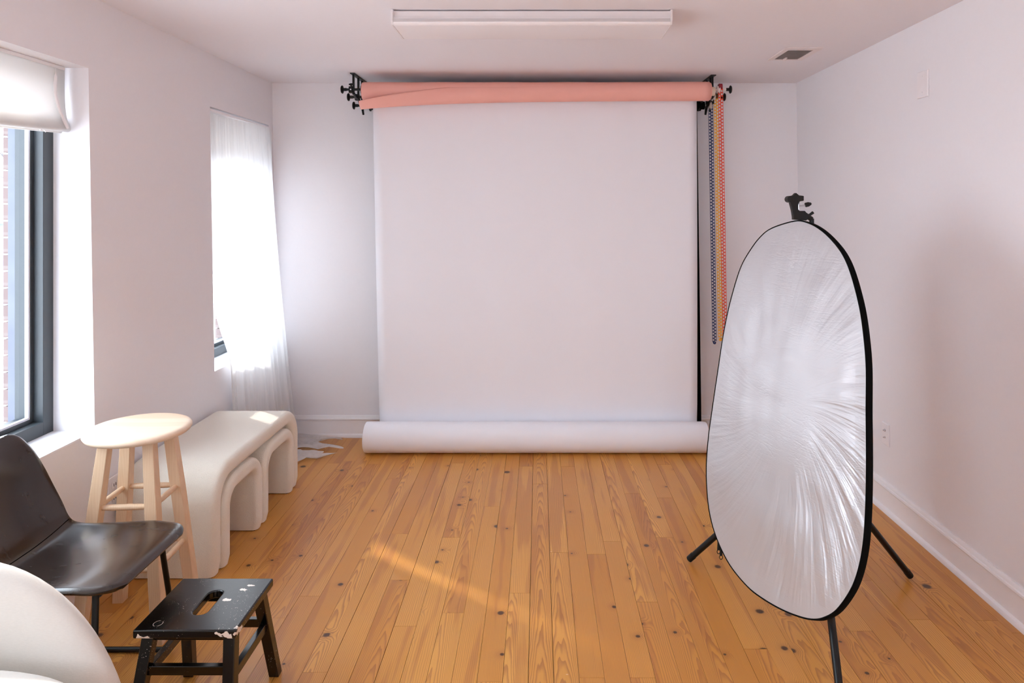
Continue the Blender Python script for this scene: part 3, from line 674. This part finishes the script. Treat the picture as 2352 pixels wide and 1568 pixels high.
# ---------------------------------------------------------------- oval reflector and its stand
UV_ = [(-.229, .67), (-.362, .638), (-.43, .595), (-.484, .53), (-.52, .466), (-.541, .378), (-.555, .267), (-.557, .148), (-.549, -.003), (-.541, -.14), (-.531, -.266), (-.510, -.377), (-.471, -.477), (-.421, -.555), (-.35, -.616), (-.25, -.664), (-.134, -.684), (-.043, -.68), (.055, -.664), (.142, -.64), (.199, -.616), (.24, -.587), (.281, -.542), (.319, -.466), (.336, -.397), (.339, -.317), (.328, -.222), (.307, -.109), (.286, -.013), (.266, .073), (.241, .191), (.211, .286), (.17, .384), (.111, .485), (.060, .549), (0, .597), (-.077, .64), (-.153, .665)]
ya, ti = math.radians(72), math.radians(12)
RU = Vector((math.cos(ya), -math.sin(ya), 0)); RN0 = Vector((-math.sin(ya), -math.cos(ya), 0)); RV0 = Vector((0, 0, 1))
RV = RV0 * math.cos(ti) - RN0 * math.sin(ti); RN = RN0 * math.cos(ti) + RV0 * math.sin(ti)
RC = Vector((.936, 2.4, H - .696))
outl = crom(UV_, 5); cen = (-.105, -.01)
r = thing('oval_reflector', 'large oval silver photo reflector with black rim, leaning on a tripod stand', 'reflector', (.79, 2.44, .157))
bm = NB(); uvl = bm.loops.layers.uv.new('UVMap'); NR = 26; rings = []
pul = bm.verts.layers.float_vector.new('pull'); rim = bm.verts.layers.float.new('rimness')
def P3(u, v, d=0): return RC + RU * u + RV * v + RN * d
uvd = {}
for q in range(1, NR + 1):
    k = q / NR; ring = []
    for i, (u, v) in enumerate(outl):
        uu, vv = cen[0] + (u - cen[0]) * k, cen[1] + (v - cen[1]) * k
        nz = noise.noise(Vector((uu * 5, vv * 5, 3))) * .006 + noise.noise(Vector((uu * 13, vv * 9, 8))) * .0035
        vtx = bm.verts.new(P3(uu, vv, (.004 - nz) * (1 - k ** 6))); th = math.atan2(v - cen[1], u - cen[0])
        L_ = math.hypot(u - cen[0], v - cen[1]) * k
        wgt = max(0, k - .30) / .7 * (.30 + .7 * max(0, math.cos(th + .7)) ** .8) * (1.0 - max(0, (k - .9) / .1) * .55)
        if vv > .3 and uu < -.2: wgt *= .5
        vtx[pul] = Vector((math.cos(th) * 7.0, math.sin(th) * 9.0, L_ * 2.2)) if False else Vector((math.cos(th + .5 * L_) * 7.5, math.sin(th + .5 * L_) * 7.5, L_ * 2.0)); vtx[rim] = wgt
        uvd[vtx] = (uu, vv); ring.append(vtx)
    rings.append(ring)
cv = bm.verts.new(P3(cen[0], cen[1], .004)); uvd[cv] = cen; cv[rim] = 0
n_ = len(outl)
for i in range(n_): bm.faces.new((cv, rings[0][i], rings[0][(i + 1) % n_]))
for a, b in zip(rings, rings[1:]):
    for i in range(n_): bm.faces.new((a[i], b[i], b[(i + 1) % n_], a[(i + 1) % n_]))
for f in bm.faces:
    for l in f.loops: l[uvl].uv = uvd[l.vert]
obj('silver_fabric', bm, M['foil'], r, angle=180)
bm = NB(); rr = []
for i, (u, v) in enumerate(outl):
    du, dv = u - cen[0], v - cen[1]; a = outl[i - 1]; b = outl[(i + 1) % n_]; tx, ty = b[0] - a[0], b[1] - a[1]; ll = math.hypot(tx, ty); nx, ny = ty / ll, -tx / ll
    if nx * du + ny * dv < 0: nx, ny = -nx, -ny
    sec = [(-.002, .001), (.001, .0025), (.0032, 0), (.0040, -.020), (.002, -.024), (-.002, -.022)]
    rr.append([P3(u + nx * o_, v + ny * o_, d_) for o_, d_ in sec])
rr.append(rr[0]); R = loft(bm, rr, cap=False); bmesh.ops.remove_doubles(bm, verts=bm.verts, dist=1e-5); obj('rim', bm, M['blackcloth'], r, angle=60)
bm = NB(); back = [bm.verts.new(P3(u, v, -.012)) for u, v in outl]; cb = bm.verts.new(P3(cen[0], cen[1], -.03))
for i in range(n_): bm.faces.new((cb, back[(i + 1) % n_], back[i]))
obj('back_panel', bm, M['whitepaper'], r, angle=180)
for (u, v) in ((-.352, -.624), (-.331, -.636)):
    p = P3(u, v, -.008); bm = NB(); tube(bm, [p, p + Vector((0, 0, -.030))], [.0045, .006], 8)
    c = p + Vector((0, 0, -.038)); tube(bm, [c + Vector((.006 * math.cos(a), 0, .008 * math.sin(a))) for a in [2 * PI * k / 14 for k in range(15)]], .0016, 6); obj('zip_pull', bm, M['blackplastic'], r)

PX, PY = 1.062, 2.655
r = thing('reflector_stand', 'black tripod light stand holding the oval reflector', 'light stand', (PX, PY, 0))
bm = NB(); tube(bm, [(PX, PY, .10), (PX, PY, .80)], .0125, 16); obj('lower_column', bm, M['black'], r)
bm = NB(); tube(bm, [(PX, PY, .80), (PX, PY, 1.49)], .009, 16); obj('upper_column', bm, M['black'], r)
bm = NB(); lathe(bm, (PX, PY, .52), (0, 0, 1), [(0, .02), (.005, .027), (.05, .027), (.055, .02)], 20); obj('leg_collar', bm, M['blackplastic'], r)
bm = NB(); lathe(bm, (PX, PY, .77), (0, 0, 1), [(0, .015), (.004, .02), (.045, .02), (.05, .015)], 20); obj('column_collar', bm, M['blackplastic'], r)
for (fx, fy) in ((.652, 2.955), (1.535, 2.820), (.935, 2.115)):
    d = Vector((fx - PX, fy - PY, 0)).normalized(); top = Vector((PX, PY, .555)) + d * .026; ft = Vector((fx, fy, .013)); dd = (ft - top).normalized()
    bm = NB(); tube(bm, [top, ft - dd * .004], .0128, 16); lg = obj('leg', bm, M['black'], r)
    bm = NB(); tube(bm, [ft - dd * .03, ft], [.0142, .0138], 16); obj('foot_cap', bm, M['blackplastic'], lg)
    m_ = top + dd * .20; side = dd.cross(Vector((0, 0, 1))).normalized(); bm = NB(); lathe(bm, m_ - side * .015, side, [(0, .003), (.001, .0045), (.029, .0045), (.03, .003)], 10); obj('rivet', bm, M['chrome'], lg)
    bm = NB(); q0 = Vector((PX, PY, .135)) + d * .018; hexa(bm, [tuple(q0 + side * s1 * .006 + Vector((0, 0, s2 * .003))) for s1, s2 in ((-1, -1), (1, -1))] + [tuple(m_ + side * s1 * .006 + Vector((0, 0, -.012))) for s1 in (1, -1)] + [tuple(q0 + side * s1 * .006 + Vector((0, 0, .004))) for s1 in (-1, 1)] + [tuple(m_ + side * s1 * .006 + Vector((0, 0, -.006))) for s1 in (1, -1)]); obj('brace', bm, M['black'], r, smooth=False)
bm = NB(); lathe(bm, (PX, PY, .115), (0, 0, 1), [(0, .016), (.004, .021), (.04, .021), (.044, .016)], 20); obj('lower_collar', bm, M['blackplastic'], r)
# holder head gripping the top of the rim
hx, hy, hz = 1.006, 2.655, 1.492
h = lambda x, z: (x, hy - .004, z)
bm = NB(); prof = [(-.018, -.006), (-.018, .004), (-.022, .03), (-.03, .06), (-.036, .072), (-.03, .084), (-.018, .088), (-.008, .098), (.004, .088), (.022, .086), (.022, .067), (.006, .064), (.001, .052), (.000, .034), (.006, .028), (.026, .028), (.038, .014), (.040, -.004), (.03, -.010)]
loft(bm, [[(hx + a, hy + s, hz + b) for a, b in prof] for s in (-.011, .011)]); obj('clamp_body', bm, M['blackplastic'], r, smooth=False, bevel=.002)
bm = NB(); lathe(bm, (hx - .031, hy - .018, hz + .073), (0, 1, 0), [(0, .006), (.002, .013), (.034, .013), (.036, .006)], 18); obj('pivot_knob', bm, M['blackplastic'], r)
bm = NB(); lathe(bm, (hx + .030, hy, hz + .050), (1, 0, .25), [(0, .004), (.002, .009), (.014, .009), (.024, .005), (.026, .002)], 12); obj('thumb_screw', bm, M['blackplastic'], r)
bm = NB(); tube(bm, [(hx + .003, hy, hz + .045), (hx + .032, hy, hz + .050)], .003, 8); tube(bm, [(hx + .004, hy, hz + .066), (hx + .005, hy, hz + .026)], .005, 10); obj('clamp_bolt', bm, M['chrome'], r)
bm = NB(); tube(bm, [(hx + .036, hy, hz + .008), (hx + .048, hy, hz + .012), (hx + .062, hy, hz + .022)], [.009, .005, .006], 10); tube(bm, [(hx + .02, hy, hz + .02), (PX, PY, hz - .005)], .010, 10); obj('wing_knob', bm, M['blackplastic'], r)

# ---------------------------------------------------------------- boucle bench with two nesting stools
def arch(name, parent, x0, x1, y0, y1, hgt, th, rc, m, rs=.028):
    """an inverted U of even thickness, swept along Y, width along X."""
    path = []; rc_ = rc - th / 2; ya_, yb_, zt = y0 + th / 2, y1 - th / 2, hgt - th / 2
    for k in range(6): path.append((ya_, .004 + (zt - rc_ - .004) * k / 6))
    for k in range(13): a = PI - k * PI / 24; path.append((ya_ + rc_ + rc_ * math.cos(a), zt - rc_ + rc_ * math.sin(a)))
    ns = max(4, int((yb_ - ya_ - 2 * rc_) / .05))
    for k in range(1, ns): path.append((ya_ + rc_ + (yb_ - ya_ - 2 * rc_) * k / ns, zt))
    for k in range(13): a = PI / 2 - k * PI / 24; path.append((yb_ - rc_ + rc_ * math.cos(a), zt - rc_ + rc_ * math.sin(a)))
    for k in range(1, 7): path.append((yb_, (zt - rc_) - (zt - rc_ - .004) * k / 6))
    bm = NB(); rings = []; xm = (x0 + x1) / 2
    sec = rrect(x1 - x0, th, min(rs, th / 2 - .002), 6)
    # finer across the width
    for i, (y, z) in enumerate(path):
        a = path[max(0, i - 1)]; b = path[min(len(path) - 1, i + 1)]; ty, tz = b[0] - a[0], b[1] - a[1]; l = math.hypot(ty, tz); ny, nz_ = -tz / l, ty / l
        s_ = .955 if i in (0, len(path) - 1) else 1
        rings.append([(xm + su * s_, y + ny * sv * s_, z + nz_ * sv * s_) for su, sv in sec])
    loft(bm, rings); return obj(name, bm, m, parent, angle=60)
bn = thing('bench', 'long cream boucle bench with rounded waterfall ends along the left wall', 'bench', (-1.54, 3.31, 0))
arch('upholstered_shell', bn, -1.745, -1.335, 2.815, 3.805, .447, .072, .165, M['boucle'])
for (y0, y1, lab) in ((2.892, 3.302, 'small cream boucle arch stool tucked under the near end of the bench'), (3.310, 3.728, 'small cream boucle arch stool tucked under the window end of the bench')):
    st = thing('nesting_stool', lab, 'stool', (-1.52, (y0 + y1) / 2, 0), 'small stools nested under the bench')
    arch('upholstered_shell', st, -1.725, -1.328, y0, y1, .366, .064, .125, M['boucle'], .024)
    for yy in (y0 + .032, y1 - .032):
        bm = NB(); box(bm, -1.70, -1.35, yy - .024, yy + .024, 0, .0045); obj('glide', bm, M['bottom'], st, smooth=False)
for yy in (2.815 + .036, 3.805 - .036):
    bm = NB(); box(bm, -1.72, -1.36, yy - .028, yy + .028, 0, .0045); obj('glide', bm, M['bottom'], bn, smooth=False)

# ---------------------------------------------------------------- tall round wooden stool
SX, SY, SH = -1.485, 2.535, .722
r = thing('bar_stool', 'tall pale wooden stool with a round seat', 'stool', (SX, SY, 0))
bm = NB(); lathe(bm, (SX, SY, SH - .030), (0, 0, 1), [(0, .12), (0, .160), (.003, .169), (.008, .175), (.015, .179), (.021, .178), (.026, .174), (.029, .167), (.030, .158), (.0285, .12), (.0275, .06), (.0272, .002)], 72); obj('seat', bm, M['seatwood'], r, angle=50)
LEG = []
for k in range(4):
    th = math.radians(49 + 90 * k); c, s = math.cos(th), math.sin(th); ut, vt_ = Vector((c, s, 0)), Vector((-s, c, 0))
    top = Vector((SX, SY, SH - .031)) + ut * .108; bot = Vector((SX, SY, .0)) + ut * .196
    LEG.append((top, bot)); bm = NB(); hw = .0165
    # square legs turned 45 degrees so two faces meet the rungs
    def sq(p, q): return [tuple(p + (ut + vt_) * q * a * .707 + (ut - vt_) * q * b * .707) for a, b in ((1, .91), (.91, 1), (-.91, 1), (-1, .91), (-1, -.91), (-.91, -1), (.91, -1), (1, -.91))]
    loft(bm, [sq(top, .0185), sq(top.lerp(bot, .35), .021), sq(bot, .0200)]); obj('leg', bm, M['rubberwood'], r, smooth=False)
for z in (.462, .245):
    for k in range(4):
        a, b = LEG[k], LEG[(k + 1) % 4]; ta = 1 - z / (SH - .031); pa, pb = a[0].lerp(a[1], ta), b[0].lerp(b[1], ta); d = (pb - pa).normalized()
        n_ = 8; L_ = (pb - pa).length; pts = [pa + d * (.012 + (L_ - .024) * q / n_) for q in range(n_ + 1)]; bm = NB(); tube(bm, pts, [.0085, .0098, .0106, .011, .011, .011, .0106, .0098, .0085], 14); obj('rung', bm, M['rubberwood'], r)

# ---------------------------------------------------------------- dark leather chair
CYc = 2.10
r = thing('leather_chair', 'dark brown leather side chair with thin black metal legs', 'chair', (-1.40, CYc, 0))
# centre profile (x, z, half width, edge lift towards the viewer side)
cp = [(-1.744, .786, .140, .000), (-1.742, .776, .162, .004), (-1.737, .755, .180, .010), (-1.724, .705, .197, .024), (-1.707, .64, .204, .038), (-1.687, .575, .206, .048), (-1.662, .515, .206, .053), (-1.634, .466, .205, .050), (-1.595, .436, .206, .042), (-1.545, .428, .208, .034), (-1.47, .432, .211, .028), (-1.38, .443, .215, .020), (-1.30, .455, .217, .010), (-1.245, .460, .214, .001), (-1.210, .460, .203, .0), (-1.190, .456, .184, .0), (-1.180, .449, .158, .0)]
cpd = crom(cp, 4, closed=False)
def shell(off):
    rows = []; NW = 44
    for i, (x, z, hw, lift) in enumerate(cpd):
        a = cpd[max(0, i - 1)]; b = cpd[min(len(cpd) - 1, i + 1)]; tx, tz = b[0] - a[0], b[1] - a[1]; l = math.hypot(tx, tz) or 1; nx, nz_ = -tz / l, tx / l
        if nz_ < 0 and nx < 0: nx, nz_ = -nx, -nz_
        row = []
        for k in range(NW + 1):
            s = -1 + 2 * k / NW; e = abs(s) ** 2.6; dn = lift * e + off
            edge = max(0.0, abs(s) - .93) / .07; dn -= (.006 * edge ** 2) * (1 if off > 0 else -1)
            row.append((x + nx * dn, CYc + hw * s, z + nz_ * dn))
        rows.append(row)
    return rows
bm = NB(); top_ = shell(.011); bot_ = shell(-.011)
A_ = [[bm.verts.new(p) for p in row] for row in top_]; B_ = [[bm.verts.new(p) for p in row] for row in bot_]
nr, nc = len(A_), len(A_[0])
for i in range(nr - 1):
    for k in range(nc - 1):
        bm.faces.new((A_[i][k], A_[i][k + 1], A_[i + 1][k + 1], A_[i + 1][k])); bm.faces.new((B_[i][k], B_[i + 1][k], B_[i + 1][k + 1], B_[i][k + 1]))
for i in range(nr - 1):
    for k in (0, nc - 1): bm.faces.new((A_[i][k], A_[i + 1][k], B_[i + 1][k], B_[i][k]))
for k in range(nc - 1):
    for i in (0, nr - 1): bm.faces.new((A_[i][k], A_[i][k + 1], B_[i][k + 1], B_[i][k]))
obj('seat_shell', bm, M['leather'], r, angle=75)
bm = NB(); q = [i for i, c_ in enumerate(cpd) if c_[0] > -1.615][0]; tube(bm, [Vector(p) + Vector((.001, 0, .0005)) for p in top_[q][1:-1]], .0012, 6); obj('fold_seam', bm, M['blackcloth'], r)
bm = NB(); pts = []
per = [top_[i][nc - 1] for i in range(0, nr)]; tube(bm, [Vector(p) * .5 + Vector(bq[nc - 1]) * .5 + Vector((0, .0008, .003)) for p, bq in zip(top_, bot_)] if False else [Vector(a[nc - 1]).lerp(Vector(b[nc - 1]), .45) for a, b in zip(top_, bot_)], .0013, 5)
tube(bm, [Vector(a[0]).lerp(Vector(b[0]), .45) for a, b in zip(top_, bot_)], .0013, 5); tube(bm, [Vector(a).lerp(Vector(b), .45) for a, b in zip(top_[-1], bot_[-1])], .0013, 5)
obj('edge_piping', bm, M['leather'], r)
for sy, xb in ((1, -1.245), (-1, -1.215)):
    yt, yb_ = CYc + sy * .165, CYc + sy * .252; xf_, xk = -1.255, -1.575
    c1 = [Vector((xf_, yt, .437)), Vector((xb, yb_ - sy * .010, .06))]; rad = .045; pts = [c1[0], c1[0].lerp(c1[1], .5), c1[1]]
    for k in range(1, 6): a = k * PI / 10; pts.append(Vector((xb - rad * (1 - math.cos(a)), yb_ - sy * .01 * (1 - k / 5), .0095 + rad * (1 - math.sin(a)) * 1.1)))
    pts.append(Vector((-1.42, yb_, .0095)))
    xr = -1.64
    for k in range(0, 6): a = k * PI / 10; pts.append(Vector((xr + rad * (1 - math.sin(a)), yb_ - sy * .01 * k / 5, .0095 + rad * (1 - math.cos(a)) * 1.1)))
    pts.append(Vector((xk, yt, .425)))
    bm = NB(); tube(bm, pts, .009, 12); obj('sled_leg', bm, M['black'], r)
for x, z in ((-1.255, .434), (-1.572, .424)):
    bm = NB(); tube(bm, [(x, CYc - .168, z - .008), (x, CYc + .168, z - .008)], .009, 12); obj('crossbar', bm, M['black'], r)

# ---------------------------------------------------------------- small black step stool
r = thing('step_stool', 'small black step stool with chipped paint and a slot handle in the top', 'step stool', (-1.003, 2.07, 0))
def slab_with_slot(x0, x1, y0, y1, z0, z1, slot):
    bm = NB(); outer = [(x0, y0), (x1, y0), (x1, y1), (x0, y1)]; cxs, cys, wx, wy = slot; inner = []
    for k in range(28):
        a = 2 * PI * k / 28; rr_ = wx / 2; oy = (wy / 2 - rr_) * (1 if math.sin(a) > 0 else -1); inner.append((cxs + rr_ * math.cos(a), cys + oy + rr_ * math.sin(a)))
    for z in (z0, z1):
        vo = [bm.verts.new((x, y, z)) for x, y in outer]; vi = [bm.verts.new((x, y, z)) for x, y in inner]
        eo = [bm.edges.new((vo[i], vo[(i + 1) % 4])) for i in range(4)]; ei = [bm.edges.new((vi[i], vi[(i + 1) % 28])) for i in range(28)]
        bmesh.ops.triangle_fill(bm, use_beauty=True, edges=eo + ei)
        if z == z0: v0, i0 = vo, vi
        else:
            for i in range(4): bm.faces.new((v0[i], v0[(i + 1) % 4], vo[(i + 1) % 4], vo[i]))
            for i in range(28): bm.faces.new((i0[i], i0[(i + 1) % 28], vi[(i + 1) % 28], vi[i]))
    return bm
bm = slab_with_slot(-1.150, -.857, 1.932, 2.208, .308, .333, (-1.003, 2.072, .044, .128)); o = obj('tread', bm, M['wornblack'], r, smooth=False, bevel=.005)
bm = NB()
SL = []
for sx in (-1, 1):
    for sy in (-1, 1):
        tx, ty = -1.003 + sx * .116, 2.07 + sy * .098; bx, by = -1.003 + sx * .140, 2.07 + sy * .170; h1, h2 = .017, .016
        SL.append((Vector((tx, ty, .308)), Vector((bx, by, 0)))); bm = NB()
        hexa(bm, [(bx - h2, by - h2, 0), (bx + h2, by - h2, 0), (bx + h2, by + h2, 0), (bx - h2, by + h2, 0), (tx - h1, ty - h1, .308), (tx + h1, ty - h1, .308), (tx + h1, ty + h1, .308), (tx - h1, ty + h1, .308)])
        obj('leg', bm, M['wornblack'], r, smooth=False, bevel=.003)
def rail(a, b, z, hh, hw):
    ta = 1 - z / .308; p, q = a[0].lerp(a[1], ta), b[0].lerp(b[1], ta); d = (q - p).normalized(); s = d.cross(Vector((0, 0, 1))).normalized() * hw; p += d * .012; q -= d * .012; u = Vector((0, 0, hh))
    bm = NB(); hexa(bm, [tuple(v) for v in (p - s - u, p + s - u, q + s - u, q - s - u, p - s + u, p + s + u, q + s + u, q - s + u)]); obj('rail', bm, M['wornblack'], r, smooth=False, bevel=.002)
# SL order: (-,-) (-,+) (+,-) (+,+)
rail(SL[0], SL[2], .212, .013, .009); rail(SL[1], SL[3], .200, .013, .009); rail(SL[0], SL[1], .190, .014, .009); rail(SL[2], SL[3], .190, .014, .009)
for ya_ in (1.962, 2.156):
    bm = NB(); box(bm, -1.105, -.90, ya_, ya_ + .022, .286, .308); obj('apron', bm, M['wornblack'], r, smooth=False, bevel=.002)

# ---------------------------------------------------------------- cream upholstered chair in the near corner
AX, AY = -1.305, 1.56
r = thing('cream_armchair', 'rounded cream linen chair in the near corner, cut off by the picture edge', 'armchair', (AX, 1.3, 0))
def spow(v, e): return math.copysign(abs(v) ** e, v)
bm = NB(); rings = []; zc = .36; hb = .362; hw = .425
for i in range(1, 40):
    ph = -PI / 2 + PI * i / 40; ring = []
    for k in range(72):
        th = 2 * PI * k / 72; cx_ = math.cos(th); cz_ = math.sin(th)
        rx = hw * spow(cx_, 1.1); rz = hb * spow(cz_, 1.12) if cz_ > 0 else .30 * spow(cz_, .5)
        k_ = math.cos(ph) ** .35; yy = .055 * math.sin(ph)
        x = rx * k_; z = zc + rz * (k_ if True else 1); bend = -.16 * (x / hw) ** 2 * .55
        ring.append((AX + x, AY + yy + bend, z))
    rings.append(ring)
loft(bm, rings); obj('backrest', bm, M['linen'], r, angle=80)
bm = NB(); rings = []
for i in range(1, 24):
    ph = -PI / 2 + PI * i / 24; ring = []; k_ = math.cos(ph) ** .16
    for k in range(64):
        th = 2 * PI * k / 64; ring.append((AX + .065 + .405 * k_ * spow(math.cos(th), .75), 1.195 + .272 * k_ * spow(math.sin(th), .8), .500 + .062 * math.sin(ph)))
    rings.append(ring)
loft(bm, rings); obj('seat_cushion', bm, M['linen'], r, angle=80)
bm = NB(); loft(bm, [[(AX + .34 * s * spow(math.cos(2 * PI * k / 48), .8), 1.22 + .24 * s * spow(math.sin(2 * PI * k / 48), .8), z) for k in range(48)] for z, s in ((.15, .93), (.16, .97), (.38, 1.0))]); obj('base', bm, M['linen'], r)
for sx in (-1, 1):
    for yy in (1.06, 1.38):
        bm = NB(); tube(bm, [(AX + sx * .22, yy, 0), (AX + sx * .20, yy, .155)], [.012, .018], 14); obj('leg', bm, M['rubberwood'], r)

# ---------------------------------------------------------------- sheer curtain and roman shades
r = thing('sheer_curtain', 'white sheer curtain over the far window, puddling on the floor', 'curtain', (-1.72, 4.13, 0))
bm = NB(); NU, NVt = 150, 64; rows = []
def cpt(u, v):
    """u along the rail (0 = nearer end), v 0 top .. 1 floor, beyond 1 lies on the floor."""
    z = 2.064 * (1 - min(v, 1)); sp = min(v, 1)
    y = 3.728 + .12 * sp ** 1.5 + u * (.785 - .085 * sp) + .012 * math.sin(u * 9 + sp * 3)
    out = .010 + .028 * sp ** 1.1 + .135 * sp * u ** 1.4
    ple = (.006 + .018 * sp * (.35 + .65 * u) + .012 * math.exp(-((z - 2.018) / .006) ** 2)) * math.sin(u * 62 + 2.2 * math.sin(u * 11) + sp * 1.5) + .012 * sp * math.sin(u * 23 + 1 + sp * 2) + .002 * math.sin(u * 190)
    tt = min(1, max(0, (sp - .52) / .18)); tt = tt * tt * (3 - 2 * tt)
    wr_ = min(1, max(0, (u - .12) / .7)); wr_ = wr_ * wr_ * (3 - 2 * wr_)
    xl_ = (out + .016) * (tt * .8 + .2) - .040 * (1 - tt)
    x = XL(z) + xl_ * (1 - wr_) + (.010 + .140 * sp) * wr_ + ple * (.6 + .4 * sp)
    rt = min(1, max(0, (u - .95) / .05)); rt = rt * rt * (3 - 2 * rt); x += (XL(z) + .005 - x) * rt; y += (4.562 - y) * rt
    y = max(y, 3.7235)
    if z < ZS + .03: x = max(x, XL(z) + .004 + (.01 if z < .2 else 0))
    if v > 1:
        L_ = .04 + .27 * math.exp(-((u - .80) / .07) ** 2) + .31 * math.exp(-((u - .42) / .085) ** 2) + .22 * math.exp(-((u - .94) / .05) ** 2)
        L_ *= .8 + .35 * abs(math.sin(u * 47 + 1)) ; q = (v - 1) / .2
        x += L_ * q; y += -.06 * q * math.sin(u * 10) ; z = .004 + .034 * abs(math.sin(u * 62 + q * 4)) * (1 - .5 * q) * min(1, q * 3) + .012 * abs(math.sin(q * 9 + u * 20)); x += .012 * math.sin(u * 90)
    return (x, y, z)
for j in range(NVt + 1):
    v = j / NVt * 1.0; rows.append([cpt(i / NU, v) for i in range(NU + 1)])
for j in range(1, 9): rows.append([cpt(i / NU, 1 + j / 8 * .2) for i in range(NU + 1)])
loft(bm, rows, cap=False, closed=False); obj('sheer_fabric', bm, M['sheer'], r, angle=180)
bm = NB(); box(bm, XL(2.07) - .030, XL(2.07) + .000, 3.723, 4.527, 2.066, 2.078); obj('curtain_track', bm, M['plate'], r, smooth=False, bevel=.002)

def roman(label, y0, y1, zb, xoff, cord):
    r = thing('roman_shade', label, 'window shade', (XL(2.0) - xoff, (y0 + y1) / 2, ZH - .01), 'roman shades in the window recesses')
    xs = XL(2.0) - xoff; prof = [(0, ZH - .012), (.002, ZH - .08), (.006, zb + .10), (.012, zb + .05), (.022, zb + .022), (.024, zb + .006), (.012, zb), (.002, zb + .008), (.000, zb + .03), (-.004, zb + .012), (-.012, zb - .004), (-.018, zb + .006), (-.014, zb + .05)]
    pf = crom(prof, 4, closed=False); bm = NB(); rows = []
    for i in range(21):
        t_ = i / 20; y = y0 + (y1 - y0) * t_; sag = -.012 * math.sin(t_ * PI) + .006 * math.sin(t_ * 7)
        rows.append([(xs + a + .003 * math.sin(t_ * 9 + b * 14) * (1 if b < ZH - .05 else 0), y, b + (sag if b < zb + .12 else 0)) for a, b in pf])
    loft(bm, rows, cap=False, closed=False); o = obj('shade_fabric', bm, M['shade'], r, angle=180); s_ = o.modifiers.new('solid', 'SOLIDIFY'); s_.thickness = .0012
    bm = NB(); box(bm, xs - .03, xs + .004, y0, y1, ZH - .014, ZH - .0005); obj('headrail', bm, M['trim'], r, smooth=False, bevel=.002)
    if cord:
        yc = y1 - .062; bm = NB(); pts = [(xs + .010, yc, ZH - .014), (xs + .012, yc - .003, ZH - .05), (xs + .011, yc - .005, ZH - .10), (xs + .014, yc + .004, ZH - .15), (xs + .020, yc + .022, ZH - .20), (xs + .026, yc + .042, ZH - .245)]
        pts = crom(pts, 4, closed=False); tube(bm, pts, [.0015] * 4 + [.006] * (len(pts) - 4), 8); obj('cord', bm, M['plate'], r)
        bm = NB(); yt = y1 - .155; tube(bm, [(xs + .016, yt, zb + .02), (xs + .018, yt + .003, zb - .008)], .0035, 6); tube(bm, [(xs + .016, yt, zb + .02), (xs + .018, yt + .028, zb - .012)], .0015, 6); obj('cord_tag', bm, M['plate'], r)
    return r
roman('cream roman shade pulled up in the large near window', 1.16, 2.698, 1.828, .085, True)
roman('cream roman shade behind the sheer curtain of the far window', 3.75, 4.50, 1.80, .11, False)
roman('cream roman shade in the added, unseen window behind the camera', -1.72, -.28, 1.828, .085, False)
